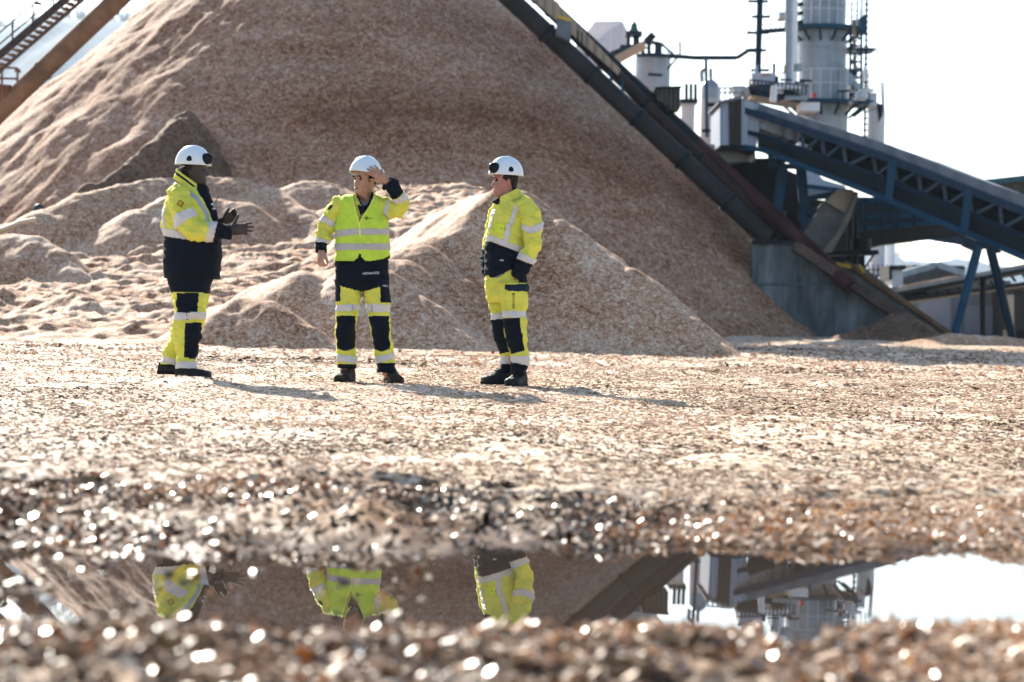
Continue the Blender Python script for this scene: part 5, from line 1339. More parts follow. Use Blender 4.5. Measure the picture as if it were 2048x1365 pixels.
    mb = MB(); q = [b0 + np.array([0, -.002, 0]) + np.array([math.cos(a), 0, math.sin(a)]) * .021 for a in (R(12), R(102), R(192), R(282))]; mb.prism([Vector(v) for v in q], (0, .004, 0)); mb.build('badge_centre', plain('amber_badge', (.62, .45, .04), .6), bd)
    mb = MB()
    for k, h in ((-.006, .5), (0, .8), (.006, 1.0)): mb.bar(b0 + np.array([k, -.004, -.008]), b0 + np.array([k, -.004, -.008 + .015 * h]), .002, .002)
    mb.build('badge_sign', M_BPRINT, bd)
    # radio with antenna and red tag
    rd = empty('radio', (0, 0, 0)); rd.parent = R_; rd['_w'] = R_['_w']
    mb = MB(); mb.box(D(427, 414, -.09), (.04, .035, .062), rot=Matrix.Rotation(R(28), 3, 'Y')); mb.build('radio_body', plain('radio_case', (.3, .3, .3), .4, var=.8, scale=60), rd)
    mb = MB(); mb.tube(D(430, 408, -.09), D(437, 391, -.09), .0035, .0025, n=8); mb.build('antenna', M_GLOSSB, rd)
    mb = MB(); mb.box(D(424, 409, -.105), (.022, .012, .012)); mb.box(D(428, 418, -.11), (.026, .01, .008)); mb.build('white_buttons', M_PRINT, rd)
    mb = MB(); mb.bar(D(409, 396, -.08), D(419, 408, -.1), .012, .02); mb.build('red_strap', M_RED, R_)
    # trousers
    hips = Loft(hrings([(540, 338, 428, .17, 0), (560, 336, 422, .17, 0), (580, 342, 419, .16, 0), (596, 346, 416, .15, 0), (608, 350, 414, .13, 0)]), nu=120, wr=.006, seed=5)
    tr = empty('trousers', (0, 0, 0)); tr.parent = R_; tr['_w'] = R_['_w']
    hips.build('seat', [M_NAVY, M_HIVIS], tr, fn=lambda px, py, t, fr: (py > 588).astype(int))
    L1 = Loft(hrings([(585, 347, 408, .115, -.085), (605, 349, 409, .112, -.085), (630, 350, 410, .105, -.09), (645, 346.5, 405.5, .1, -.09), (665, 346, 402, .095, -.09), (690, 350, 397, .09, -.09), (715, 353, 391, .085, -.09), (727, 354.5, 393, .085, -.09), (738, 355, 394.5, .085, -.09)]), nu=110, wr=.008, seed=6)
    polyA = [(354, 586), (396, 586), (394.5, 626), (355, 626)]; polyB = [(370.5, 646), (403, 646), (400, 690), (391.5, 719.5), (369, 715)]
    def fn1(px, py, t, fr): return np.where(fr & (fcut(polyA, px, py) | fcut(polyB, px, py)), 1, 0) | (py > 736).astype(int)
    l1 = L1.build('trouser_leg', [M_HIVIS, M_NAVY], tr, fn=fn1)
    L1.build('knee_band', M_BAND, l1, off=.004, mask=lambda px, py, t, fr: (py > 626 - (px - 352) * .03) & (py < 641 - (px - 352) * .06))
    L1.build('ankle_band', M_BAND, l1, off=.004, mask=lambda px, py, t, fr: (py > 723.5) & (py < 737.5))
    L1.build('band_seam', plain('seam_grey', (.25, .25, .25), .6), l1, off=.006, mask=lambda px, py, t, fr: fr & ((np.abs(px - 374) < .8) & (py > 626) & (py < 640)))
    L2 = Loft(hrings([(585, 360, 416, .11, .10), (625, 356, 410, .1, .11), (650, 348, 398, .095, .12), (680, 338, 386, .09, .13), (702, 328, 374, .085, .14), (722, 324, 362, .085, .14), (731, 320.5, 358, .085, .14)]), nu=90, wr=.009, seed=7)
    l2 = L2.build('far_trouser_leg', [M_HIVIS, M_NAVY], tr, fn=lambda px, py, t, fr: (py > 729).astype(int))
    L2.build('ankle_band', M_BAND, l2, off=.004, mask=lambda px, py, t, fr: (py > 712 + (px - 322) * .22) & (py < 725 + (px - 322) * .22))
    h1, t1 = D(351.5, 768, -.09), D(421.5, 768, -.12); boot(R_, h1[:2], t1[:2], .176, D(374, 734, -.09), 0)
    h2, t2 = D(315.5, 760, .14), D(383, 760, .12); boot(R_, h2[:2], t2[:2], .205, D(338, 727, .14), 0)
    # helmet and head band
    helmet(R_, F_, D(386, 331, 0), -.02, lamp=(.118, -.062, .052, .050, .034, .046), side=-1, scale=1.03)
    g = head_grid(F_, C0, 1.04, off=.006); px_, py_ = proj(.25 * (g[:-1] + g[1:] + np.roll(g, -1, 1)[:-1] + np.roll(g, -1, 1)[1:]))
    grid_mesh('hair', g, M_HAIR, R_, keep=(px_ < 384) & (py_ < 350) & (py_ > 322) | (px_ < 372) & (py_ < 356) & (py_ > 320))
    mb = MB(); a = [D(352, 341, 0), D(360, 336, -.05), D(368, 332, -.08)]
    for p, q in zip(a[:-1], a[1:]): mb.bar(p, q, .012, .006)
    mb.build('helmet_strap', M_BAND, R_)
man_left()
# ---- middle worker, facing the camera, head turned to his right, hand on helmet
def man_middle():
    R_ = person(728, 'man in lime hi-vis vest facing the camera with one hand raised to his helmet')
    F_ = (-.66, -.75); C0 = D(728, 390.5, -.02); pit = .10
    fl = Flesh(); hg = head_grid(F_, C0, 1.0); fl.loft([r for r in hg])
    ear = xf(np.array([[-.01, .076, .105]]), F_, C0)[0]; l = np.array([.75, -.66, 0])
    fl.ell(ear, np.array([-.016 * .66, -.016 * .75, .006]), l * .010, np.array([.004, 0, .030]), 8)
    fl.chain([D(731, 378, 0), D(733, 400, .01), D(731, 425, .03)], [.056, .058, .07])
    tt = np.arange(20) / 20 * 2 * np.pi
    fl.loft([c + a * .75 * np.cos(tt)[:, None] + b * .75 * np.sin(tt)[:, None] for c, a, b, _ in hrings([(408, 690, 760, .12, .02), (450, 672, 774, .14, .02), (510, 674, 774, .14, .02), (570, 674, 774, .13, .0)])])
    for a, b, c in (((700, 570, 0), (695, 650, -.03), (692, 745, -.0)), ((750, 570, 0), (758, 650, -.03), (776, 748, -.0))):
        fl.chain([D(*a), D(*b), D(*c)], [.075, .055, .045])
    fl.chain([D(683, 412, .03), D(652, 462, .05), D(643, 505, -.02)], [.05, .04, .026])
    fl.chain([D(764, 412, .03), D(803, 414, -.02), D(773, 365, -.10)], [.05, .042, .027])
    hand(fl, D(642.5, 499, -.03), (-.05, -.25, -1), (-.8, -.6, .1), (.5, -.9, .0), [1.25, 1.3, 1.35, 1.4], 1.05, spread=.02, thumb=(.35, .9, .45), tcurl=.3)
    hand(fl, D(772, 362, -.11), (-.80, -.16, .60), (.05, -1, .12), (-.55, .0, -.8), [.30, .24, .26, .32], .98, spread=.12, thumb=(.55, .85, .2))
    fl.build('body', SK_OLIVE, R_)
    for y, nm in ((.031, 'eye'), (-.031, 'eye')):
        e = xf(np.array([[.0735, y, .123]]), F_, C0)[0]; mb = MB(); blob(mb, Vector(e), .0082, 8, sx=1.1); mb.build(nm, M_EYE, R_)
        mb = MB(); q = xf(np.array([[.091, y * .45, .139], [.092, y * .95, .144], [.080, y * 1.5, .139]]), F_, C0)
        for a, b in zip(q[:-1], q[1:]): mb.tube(a, b, .0045, n=8)
        mb.build('eyebrow', M_HAIR, R_)
    mb = MB(); q = xf(np.array([[.086, -.020, .0475], [.0935, 0, .0475], [.086, .020, .0475]]), F_, C0)
    for a, b in zip(q[:-1], q[1:]): mb.tube(a, b, .0055, n=8)
    mb.build('mouth', M_LIP, R_)
    g = head_grid(F_, C0, 1.0, off=.007)
    hl = head_grid((1, 0), (0, 0, 0), 1.0); hc = .25 * (hl[:-1] + hl[1:] + np.roll(hl, -1, 1)[:-1] + np.roll(hl, -1, 1)[1:])
    grid_mesh('hair', g, M_HAIR, R_, keep=(hc[..., 2] > .07) & (hc[..., 2] > np.interp(hc[..., 0], [-.1, -.03, .0, .025, .03], [.06, .10, .105, .1, .5])))
    # jacket under the vest
    rows = hrings([(392, 708, 756, .075, .03), (398, 690, 766, .11, .03), (410, 676, 773, .125, .03), (430, 674, 774, .13, .03), (460, 674, 775, .135, .02), (500, 674, 775, .135, .02), (522, 672, 775, .135, .02), (540, 672, 775.5, .14, .01), (556, 672.5, 776, .14, .01), (566, 673, 777, .138, .01)])
    J = Loft(rows, nu=160, wr=.006, seed=23)
    jk = J.build('jacket', [M_HIVIS, M_NAVY], R_, fn=lambda px, py, t, fr: (py > 505).astype(int), cut=lambda px, py, t, fr: fr & (py < 432) & (px > np.interp(py, [390, 412, 432], [711, 722, 722])) & (px < np.interp(py, [388, 412, 432], [745, 740, 722.5])))
    # standing collars: navy lining inside, yellow outside
    for nm, mt, poly_, d in (('collar', M_HIVIS, [(704, 391), (713, 386), (716, 398), (724, 413), (720, 432), (717, 448), (712, 425)], -.118), ('collar', M_HIVIS, [(746, 380), (752, 392), (744, 425), (720, 446), (722, 432), (736, 412), (744, 395)], -.118),
                             ('collar_lining', M_NAVY, [(713, 388), (717, 393), (726, 412), (721, 431), (716, 415)], -.126), ('collar_lining', M_NAVY, [(744, 382), (747, 388), (743, 412), (735, 420), (722, 430), (727, 412), (735, 409)], -.126)):
        mb = MB(); mb.prism([Vector(D(x, y, d + .05 * (432 - y) / 45)) for x, y in poly_], (0, .02, 0)); mb.build(nm, mt, jk)
    mb = MB(); mb.prism([Vector(D(x, y, -.07)) for x, y in [(716, 398), (733, 408), (737, 404), (735, 412), (724, 414)]], (0, .03, 0)); mb.build('t_shirt', plain('grey_blue_shirt', (.2, .24, .34), .8), R_)
    # vest
    vrows = hrings([(391, 703, 752, .095, .03), (396, 686, 762, .125, .03), (404, 679, 766, .145, .025), (430, 676, 771, .155, .02), (452, 670.5, 775.5, .16, .015), (470, 670.5, 777.5, .16, .015), (495, 670.5, 777.8, .16, .015), (512, 670.5, 778.8, .16, .015), (524, 671, 779, .16, .015)])
    Vt = Loft(vrows, nu=260, wr=.008, seed=31, wf=(6, 6, 9))
    def vcut(px, py, t, fr):
        neck = (px > np.interp(py, [388, 410, 430, 447], [704.5, 708, 713, 719])) & (px < np.interp(py, [388, 410, 430, 447], [749, 741, 729, 719]))
        split = np.abs(px - 719.8) < np.interp(py, [498, 508, 516, 522, 525], [.0, .9, 4, 11, 22])
        hem = py > np.interp(px, [671, 705, 719, 740, 765, 778], [524.5, 523, 521.5, 522.5, 518.5, 512])
        return fr & ((neck & (py < 447)) | split | hem) | (~fr & (py > 518)) | (~fr & neck & (py < 398))
    v = Vt.build('vest', M_VEST, R_, cut=vcut, thick=.003)
    b1 = lambda px: np.interp(px, [670, 690, 708, 712, 776], [463.5, 457, 457.5, 457, 457.5])
    Vt.build('upper_reflective_band', M_VBAND, v, off=.003, mask=lambda px, py, t, fr: (np.where(fr, py > np.interp(px, [668, 680, 704, 712, 778], [465, 460, 458.5, 457, 458]), (py > 457)) & np.where(fr, py < np.interp(px, [668, 680, 704, 712, 778], [477.5, 473, 471, 469.5, 470.5]), py < 470)))
    Vt.build('lower_reflective_band', M_VBAND, v, off=.003, mask=lambda px, py, t, fr: (py > 487.5) & (py < np.interp(px, [670, 700, 778], [502.5, 500, 500])))
    Vt.build('zip_edge', plain('lime_piping', (.75, .9, .15), .6), v, off=.005, mask=lambda px, py, t, fr: fr & (np.abs(px - 719.4) < .9) & (py > 447) & (py < 506))
    Vt.build('edge_binding', plain('lime_binding', (.75, .9, .15), .6), v, off=.004, mask=lambda px, py, t, fr: fr & (near_line([(704.5, 393), (708, 410), (713, 430), (719, 447)], px, py, 1.1) | near_line([(749, 392), (741, 410), (729, 430), (719, 447)], px, py, 1.1)))
    # logo: a small tree and two lines of tiny lettering
    lg = D(733, 438, -.152); mb = MB()
    mb.bar(lg + np.array([0, 0, -.014]), lg + np.array([0, 0, .006]), .004, .003)
    for k in range(9): a = k * .7; mb.box(lg + np.array([math.cos(a) * .009, 0, .007 + math.sin(a) * .007]), (.006, .003, .006))
    mb.build('tree_logo', M_LOGO, v)
    glyphs('logo_lettering', R_, [D(737.5 + i * 1.8, 437, -.15) for i in range(6)], .0055, M_LOGO, (1, 0, 0), (0, 0, 1), .3, chars='OROXIE', parent=v)
    # right arm hanging
    S = Loft(prings([(689, 404, .03, 15, .07), (678, 412, .03, 17.5, .08), (665, 432, .04, 18, .08), (655, 452, .05, 17.5, .075), (647.5, 470, .03, 14.5, .066), (643.5, 487, 0, 11.5, .055), (641.8, 504, -.02, 9.6, .048)]), nu=90, wr=.010, seed=41, wf=(14, 8, 14))
    sl_ = S.build('sleeve', [M_HIVIS, M_NAVY], jk, fn=lambda px, py, t, fr: (py > 484 - (px - 642) * -.12).astype(int))
    S.build('arm_band', M_BAND, sl_, off=.004, mask=lambda px, py, t, fr: (t > 2.3) & (t < 2.95))
    S.build('cuff_band', M_BAND, sl_, off=.004, mask=lambda px, py, t, fr: (py > 476 + (px - 632) * .2) & (py < 484 + (px - 632) * .2))
    S.build('sleeve_tab', M_NAVY, sl_, off=.005, mask=lambda px, py, t, fr: fr & near_line([(660, 419), (664, 413)], px, py, 2))
    # left arm raised
    U = Loft(prings([(757, 407, .03, 15, .075), (768, 414, .02, 18.5, .08), (782, 419, .0, 17.5, .078), (796, 417, -.02, 15.5, .072), (803, 407, -.035, 14.5, .068), (798, 395, -.05, 14, .064), (789, 382, -.075, 13.2, .058), (781, 370, -.09, 12.5, .052), (775, 363.5, -.10, 11.5, .046)]), nu=90, wr=.010, seed=43, wf=(16, 8, 16))
    up = U.build('raised_sleeve', [M_HIVIS, M_NAVY], jk, fn=lambda px, py, t, fr: (t > 5.35).astype(int))
    U.build('arm_band', M_BAND, up, off=.004, mask=lambda px, py, t, fr: (t > 1.55) & (t < 2.1))
    U.build('cuff_band', M_BAND, up, off=.004, mask=lambda px, py, t, fr: (t > 4.55) & (t < 5.35))
    mb = MB(); mb.box(D(768.5, 376, -.1), (.03, .05, .035), rot=Matrix.Rotation(R(40), 3, 'Y')); mb.build('cuff_tab', M_NAVY, up)
    # trousers
    tr = empty('trousers', (0, 0, 0)); tr.parent = R_; tr['_w'] = R_['_w']
    hp = Loft(hrings([(548, 672, 776, .135, .01), (560, 672, 776.5, .135, .01), (572, 671.5, 777, .125, .01), (581, 671.5, 777.5, .11, .01)]), nu=120, wr=.005, seed=51)
    cro = lambda px: np.interp(px, [671, 681, 722, 728, 760, 777], [572, 573, 583, 583, 575, 574])
    hp.build('seat', M_NAVY, tr)
    LA = Loft(hrings([(560, 671.5, 726, .12, .01), (582, 671.2, 722.5, .115, .01), (607, 672.5, 718, .105, 0), (632, 673, 713.5, .1, -.01), (655, 673, 710.5, .098, -.02), (680, 673.6, 709.5, .09, -.01), (700, 673.8, 711, .088, 0), (722, 674, 712.5, .088, 0), (737, 675, 711, .085, 0)]), nu=110, wr=.007, seed=52)
    LB = Loft(hrings([(560, 723, 777, .12, .01), (582, 726.5, 777.6, .115, .01), (607, 731.5, 778.2, .105, 0), (632, 737.5, 778, .1, -.01), (655, 742, 778.5, .098, -.02), (680, 746, 781.5, .09, -.01), (700, 749, 785.5, .088, 0), (722, 753, 787, .09, 0), (738, 755, 790, .09, 0), (745, 758, 790, .085, 0)]), nu=110, wr=.007, seed=53)
    thA = [(681, 572.5), (722.5, 583), (719, 612), (681, 610)]; thB = [(728.5, 583), (760, 574), (761, 612), (732, 612)]
    def fnA(px, py, t, fr):
        yel = np.where(fr, fcut(thA, px, py) | ((py > 604) & (py < 632.5)) | ((py > 632) & (((px < 674.6) | (px > 709.6)) | (py > 699.5 + 2.5 * np.cos((px - 691) / 7))) & (py < 729)), (py > 604) & (py < 729))
        return np.where(yel, 0, 1)
    def fnB(px, py, t, fr):
        xl, xr = np.interp(py, [632, 655, 700], [737.5, 743, 748.8]), np.interp(py, [632, 655, 680, 700], [776.5, 776.5, 777.5, 779.5])
        yel = np.where(fr, fcut(thB, px, py) | ((py > 606) & (py < 632.5)) | ((py > 632) & (((px > xr)) | (px < xl) | (py > 700 + 3.0 * np.cos((px - 763) / 7))) & (py < 726)), (py > 606) & (py < 722))
        return np.where(yel, 0, 1)
    for Lg, f_, nm in ((LA, fnA, 'trouser_leg'), (LB, fnB, 'trouser_leg')):
        o = Lg.build(nm, [M_HIVIS, M_NAVY], tr, fn=f_)
        a = Lg is LA
        Lg.build('knee_band', M_BAND, o, off=.004, mask=(lambda px, py, t, fr: (py > 610.5 - (px - 672) * .05) & (py < 623.5 - (px - 672) * .05)) if a else (lambda px, py, t, fr: (py > 608.5 + (px - 732) * .03) & (py < 624 + (px - 732) * .02)))
        Lg.build('ankle_band', M_BAND, o, off=.004, mask=(lambda px, py, t, fr: (py > 709.5 + (px - 674) * .12) & (py < 723 + (px - 674) * .13)) if a else (lambda px, py, t, fr: (py > 714.5 - (px - 753) * .27) & (py < 727.5 - (px - 753) * .30)))
        Lg.build('band_seam', plain('seam_grey', (.3, .3, .3), .6), o, off=.0055, mask=(lambda px, py, t, fr: fr & (np.abs(px - 704.5) < .9) & (py > 609) & (py < 622)) if a else (lambda px, py, t, fr: fr & (np.abs(px - 744) < .9) & (py > 609) & (py < 624)))
    glyphs('hem_lettering', R_, [D(727.5 + i * 4.8, 547.5 - i * .25, -.137 + .0004 * i * i) for i in range(7)], .0155, M_PRINT, (1, 0, -.0), (0, 0, 1), .2, chars='WENAASS'[:7], parent=jk)
    glyphs('pocket_lettering', R_, [D(767 + i * 3.2, 571.5 + i * .6, -.112 + .012 * i) for i in range(3)], .011, M_PRINT, (1, 0, 0), (0, 0, 1), .22, chars='WEN', parent=tr)
    mb = MB(); mb.tube(D(719, 508, -.128), D(719, 545, -.131), .003, n=6); mb.build('zip', M_BPRINT, jk)
    h, t_ = D(702, 760, .08), D(678, 764, -.17); boot(R_, h[:2], t_[:2], .176, D(694, 733, .03), 0, col=fabric('brown_black_leather', (.04, .027, .02), .5))
    h, t_ = D(777, 760, .08), D(796, 764, -.17); boot(R_, h[:2], t_[:2], .176, D(775, 738, .03), 0, col=fabric('brown_leather', (.045, .03, .022), .5))
    h = helmet(R_, F_, D(730.5, 350.5, .0), .20, side=1)
    # white ear cup behind the helmet
    mb = MB(); blob(mb, Vector(D(763.5, 345, .03)), .026, 10, sx=.8); mb.build('ear_cup', M_SHELL, h); mb = MB(); blob(mb, Vector(D(761.5, 342.5, -.0)), .014, 8); mb.build('ear_cup_pad', M_GLOSSB, h)
man_middle()
# ---- right worker, three-quarter profile facing left, hands in pockets
def man_right():
    R_ = person(1012, 'man with both hands in his pockets looking left, in yellow jacket and navy kneed trousers')
    F_ = (-.965, -.26); C0 = D(1008.5, 393, 0)
    fl = Flesh(); hg = head_grid(F_, C0, 1.0); fl.loft([r for r in hg])
    l = np.array([.26, -.965, 0]); ear = xf(np.array([[-.014, .077, .108]]), F_, C0)[0]
    fl.ell(ear, np.array([.014, 0, .004]), l * .010, np.array([-.004, 0, .032]), 8)
    fl.chain([D(1012, 385, 0), D(1018, 400, .01), D(1022, 425, .03)], [.060, .062, .08])
    tt = np.arange(20) / 20 * 2 * np.pi
    fl.loft([c + a * .75 * np.cos(tt)[:, None] + b * .75 * np.sin(tt)[:, None] for c, a, b, _ in hrings([(412, 992, 1050, .12, .02), (450, 982, 1052, .14, .02), (520, 978, 1046, .14, .02), (580, 980, 1046, .13, .0)])])
    for a, b, c in (((1026, 575, -.08), (1030, 650, -.09), (1038, 748, -.08)), ((998, 575, .08), (1004, 660, .075), (1013, 742, .10))):
        fl.chain([D(*a), D(*b), D(*c)], [.06, .04, .032])
    fl.chain([D(1056, 418, -.10), D(1067, 486, -.16), D(1041, 538, -.14), D(1030, 545, -.10)], [.05, .042, .03, .026])
    fl.chain([D(1000, 420, .18), D(985, 480, .2), D(982, 520, .1)], [.05, .042, .03])
    hand(fl, D(1032, 541, -.125), (-.35, .0, -1), (-.2, -1, .1), (-1, 0, .2), [.3, .3, .3, .3], .9)
    fl.build('body', SK_RUDDY, R_)
    for y in (.031,):
        e = xf(np.array([[.0745, y, .123]]), F_, C0)[0]; mb = MB(); blob(mb, Vector(e), .0095, 8); mb.build('eye', M_EYE, R_)
        mb = MB(); q = xf(np.array([[.092, y * .45, .138], [.092, y * .95, .143], [.080, y * 1.5, .139]]), F_, C0)
        for a, b in zip(q[:-1], q[1:]): mb.tube(a, b, .0038, n=8)
        mb.build('eyebrow', M_HAIR, R_)
    mb = MB(); q = xf(np.array([[.092, 0, .047], [.085, .021, .0475]]), F_, C0); mb.tube(q[0], q[1], .0045, n=8); mb.build('mouth', M_LIP, R_)
    g = head_grid(F_, C0, 1.0, off=.007)
    hl = head_grid((1, 0), (0, 0, 0), 1.0); hc = .25 * (hl[:-1] + hl[1:] + np.roll(hl, -1, 1)[:-1] + np.roll(hl, -1, 1)[1:])
    grid_mesh('hair', g, M_HAIR, R_, keep=(hc[..., 2] > np.interp(hc[..., 0], [-.1, -.05, -.035, -.02, .012, .03, .034], [.035, .05, .085, .128, .118, .135, .5])))
    # jacket
    rows = hrings([(394, 1001, 1046, .085, .03), (403, 992, 1056, .12, .03), (416, 986.5, 1064, .15, .02), (440, 981, 1063, .16, .02), (462, 975.5, 1060, .16, .02), (484, 971.5, 1055, .16, .02), (505, 972.5, 1052, .155, .02),
                   (528, 969.5, 1052, .155, .02), (548, 971, 1052, .155, .01), (566, 974, 1050, .15, .01)])
    J = Loft(rows, nu=200, wr=.009, seed=63)
    bd = lambda px: np.interp(px, [971, 979, 990, 1043.6, 1056], [484, 483, 486, 507, 510])
    hem = lambda px: np.interp(px, [965, 978, 1000, 1021, 1033, 1054], [552, 563.5, 553, 539, 541, 548])
    jk = J.build('jacket', [M_HIVIS, M_NAVY], R_, fn=lambda px, py, t, fr: (py > bd(px)).astype(int), cut=lambda px, py, t, fr: (py > hem(px)) & (fr | (py > 552)))
    J.build('reflective_band', M_BAND, jk, off=.004, mask=lambda px, py, t, fr: (py > bd(px) - 12.5) & (py < bd(px) + .0))
    J.build('shoulder_band', M_BAND, jk, off=.0045, mask=lambda px, py, t, fr: fr & near_line([(1044, 398), (1036, 408), (1028, 428), (1022.5, 446)], px, py, 4.6))
    J.build('chest_band', M_BAND, jk, off=.005, mask=lambda px, py, t, fr: fr & near_line([(1016.5, 453), (1014.5, 466), (1013, 480)], px, py, 5.4) & (py < bd(px) - 12))
    J.build('front_band', M_BAND, jk, off=.0045, mask=lambda px, py, t, fr: fr & near_line([(989, 420), (985, 438), (981, 456)], px, py, 2.4))
    J.build('chest_pocket', fabric('yellow_pocket', (.7, .78, .06)), jk, off=.007, mask=lambda px, py, t, fr: fr & fcut([(990, 452), (999, 446), (1011, 450), (1008, 468), (992, 464)], px, py))
    mb = MB()
    for x, y in ((1002, 457.5), (1009, 457)): blob(mb, Vector(D(x, y, -.165)), .0045, 6)
    mb.build('press_studs', M_BPRINT, jk)
    mb = MB(); mb.box(D(1003.5, 521, -.155), (.03, .004, .012)); mb.build('small_label', plain('pale_label', (.4, .5, .52), .5), jk)
    J.build('front_flap', M_NAVY, jk, off=.012, mask=lambda px, py, t, fr: fr & fcut([(973, 494), (980, 484), (987, 486), (985, 500), (975, 502)], px, py))
    J.build('hem_print', plain('worn_white_print', (.5, .5, .5), .7, var=.9, scale=90), jk, off=.004, mask=lambda px, py, t, fr: fr & (py > hem(px) - 2.6) & (py < hem(px) - 1.1) & (px > 982) & (px < 1003))
    # collar standing: high at the nape, open at the front
    K = Loft([(D(1017.5, 405, 0), np.array([.125, 0, .055]), np.array([0, .11, 0]), 2.2), (D(1013.5, 396, 0), np.array([.105, 0, .055]), np.array([0, .095, 0]), 2.2), (D(1010.5, 390, 0), np.array([.098, 0, .052]), np.array([0, .088, 0]), 2.2)], nu=90, wr=.004)
    K.build('collar', [M_HIVIS, M_NAVY], jk, fn=lambda px, py, t, fr: ((~fr) | (px < 1000)).astype(int), cut=lambda px, py, t, fr: (px < 996) & fr)
    mb = MB(); mb.prism([Vector(D(x, y, -.085)) for x, y in [(986.5, 405), (995, 396.5), (1001, 396), (1004.5, 402), (995, 411.5)]], (0, .10, 0)); mb.build('open_lapel', M_NAVY, jk)
    # near sleeve into the pocket
    S = Loft(prings([(1044, 408, -.05, 15, .07), (1054, 416, -.09, 18, .085), (1061, 436, -.12, 19.5, .088), (1064, 460, -.15, 18.5, .082), (1066, 486, -.17, 16, .074), (1059, 506, -.17, 16, .07), (1051, 522, -.165, 16, .068), (1042, 540, -.15, 15, .06), (1036, 556, -.135, 13, .05)]), nu=100, wr=.011, seed=71, wf=(12, 8, 18))
    sl_ = S.build('sleeve', [M_HIVIS, M_NAVY], jk, fn=lambda px, py, t, fr: (py > 517 + (px - 1036) * .36).astype(int))
    S.build('arm_band', M_BAND, sl_, off=.004, mask=lambda px, py, t, fr: (t > 2.25) & (py > 455 - np.abs(px - 1063) * .35 + (px - 1063) * -.1 - 1) & (py < 469 - np.abs(px - 1063) * .35 - 1) )
    S.build('cuff_band', M_BAND, sl_, off=.004, mask=lambda px, py, t, fr: (t > 4) & (py > 506 + (px - 1041) * .42) & (py < 517.5 + (px - 1036) * .40))
    S2 = Loft(prings([(1002, 412, .12, 16, .07), (992, 440, .18, 17, .075), (984, 478, .19, 15, .07), (977, 508, .16, 14, .065), (976, 530, .1, 13, .06), (984, 550, .05, 11, .05)]), nu=70, wr=.009, seed=73)
    S2.build('far_sleeve', [M_HIVIS, M_NAVY], jk, fn=lambda px, py, t, fr: (py > 498).astype(int))
    # trousers
    tr = empty('trousers', (0, 0, 0)); tr.parent = R_; tr['_w'] = R_['_w']
    hp = Loft(hrings([(530, 978, 1050, .13, .0), (550, 972, 1052, .135, 0), (572, 970.5, 1052.5, .14, 0), (592, 973.5, 1052.5, .135, 0), (606, 977, 1052, .12, 0)]), nu=130, wr=.006, seed=81)
    pk = [(1020, 538), (1034, 556), (1036.5, 568.5), (1060, 569), (1060, 535)]
    hp.build('seat', [M_HIVIS, M_NAVY], tr, fn=lambda px, py, t, fr: (fr & fcut(pk, px, py) | (~fr & (py < 570))).astype(int))
    L1 = Loft(hrings([(566, 994, 1053.5, .105, -.075, 2.6), (585, 996, 1053.5, .105, -.075, 2.6), (610, 1002, 1053, .1, -.075), (630, 1006.5, 1050.5, .095, -.08), (650, 1008, 1051.5, .095, -.085), (672, 1011.5, 1052, .09, -.09), (695, 1018.5, 1053, .088, -.085), (712, 1022.5, 1057.5, .088, -.08), (726, 1023, 1057.5, .086, -.08), (740, 1022.5, 1053, .08, -.08), (750, 1023.5, 1050, .078, -.08)]), nu=110, wr=.008, seed=82)
    L2 = Loft(hrings([(566, 971, 1028, .1, .085), (590, 973.5, 1025, .1, .085), (614, 978.5, 1022, .095, .08), (632, 982.5, 1016, .09, .075), (664, 985.5, 1021, .09, .07), (690, 994, 1023, .085, .085), (712, 1001, 1026, .083, .095), (728, 1002.5, 1024, .08, .1), (746, 1000, 1021, .075, .1)]), nu=100, wr=.008, seed=83)
    kn = [(1006, 637), (1038, 636), (1041, 655), (1047.5, 702), (1024, 708.5), (1014, 680)]
    l1 = L1.build('trouser_leg', [M_HIVIS, M_NAVY], tr, fn=lambda px, py, t, fr: ((fr & fcut(kn, px, py)) | (py > 723)).astype(int))
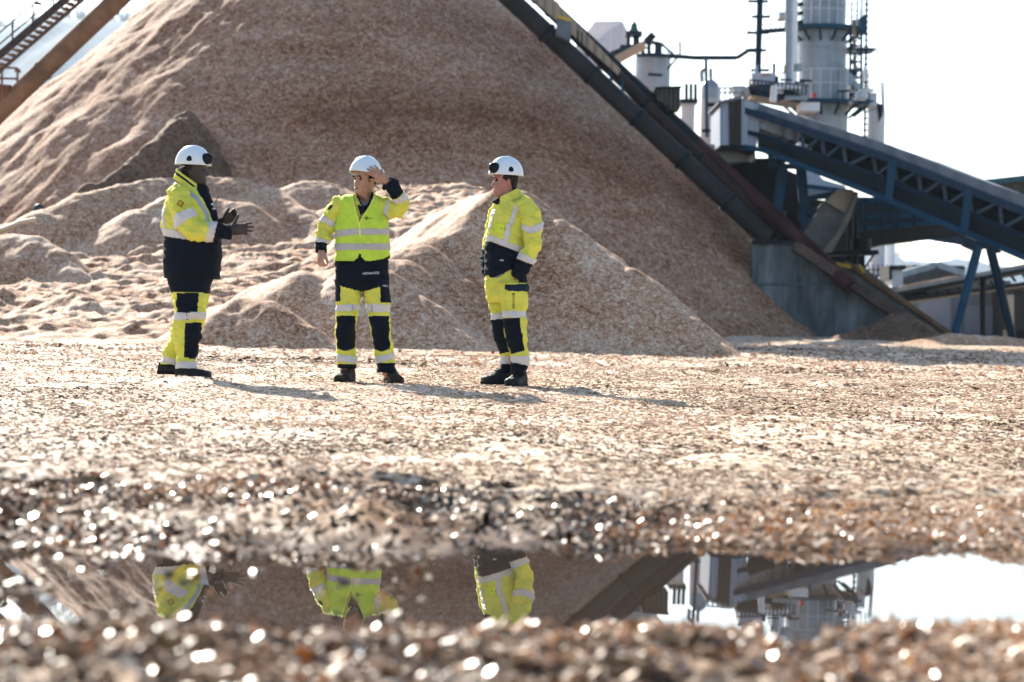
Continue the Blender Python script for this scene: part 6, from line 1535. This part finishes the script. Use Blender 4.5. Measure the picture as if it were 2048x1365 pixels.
    L1.build('cargo_flap', fabric('navy_cargo_flap', (.010, .018, .042), .2), l1, off=.010, thick=.008, mask=lambda px, py, t, fr: fr & fcut([(1011, 568.5), (1056, 568.5), (1056, 583), (1019, 583), (1011, 578)], px, py))
    L1.build('cargo_pocket', M_HIVIS, l1, off=.006, thick=.006, mask=lambda px, py, t, fr: fr & fcut([(1011, 580), (1056, 583), (1055, 617), (1012, 619)], px, py))
    L1.build('knee_band', M_BAND, l1, off=.004, mask=lambda px, py, t, fr: (py > 622.5) & (py < 636.5 - (px - 1007) * .03))
    L1.build('ankle_band', M_BAND, l1, off=.004, mask=lambda px, py, t, fr: (py > 711.5 + (px - 1023) * .05) & (py < 724.5 + (px - 1023) * .22))
    l2 = L2.build('far_trouser_leg', [M_HIVIS, M_NAVY], tr, fn=lambda px, py, t, fr: ((fr & (py > 639) & (py < 708 + (1000 - px) * .2)) | (py > 728)).astype(int))
    L2.build('knee_band', M_BAND, l2, off=.004, mask=lambda px, py, t, fr: (py > 627.5 - (px - 983) * .06) & (py < 640.5 - (px - 983) * .12))
    L2.build('ankle_band', M_BAND, l2, off=.004, mask=lambda px, py, t, fr: (py > 712) & (py < 729.5 - (px - 1002) * .15))
    mb = MB()
    for i in range(6):
        c = D(1027, 588.5 + i * 5.5, -.188 - .0 * i)
        for k in range(8):
            a, b = k * math.pi / 4, (k + 1) * math.pi / 4; mb.bar(c + np.array([math.cos(a), 0, math.sin(a)]) * .0075, c + np.array([math.cos(b), 0, math.sin(b)]) * .0075, .0035, .003)
        if i % 2 == 0: mb.bar(c + np.array([-.006, 0, 0]), c + np.array([.006, 0, 0]), .003, .003)
    mb.build('pocket_print', M_BPRINT, l1)
    h, t_ = D(1046, 764, .04), D(1020, 769, -.24); boot(R_, h[:2], t_[:2], .176, D(1038, 744, -.05), 0)
    h, t_ = D(1016, 760, .12), D(964, 761, .0); boot(R_, h[:2], t_[:2], .19, D(1010, 740, .1), 0)
    helmet(R_, F_, D(1011.5, 351.5, 0), .02, lamp=(.108, .060, .050, .050, .034, .044), side=1)
man_right()
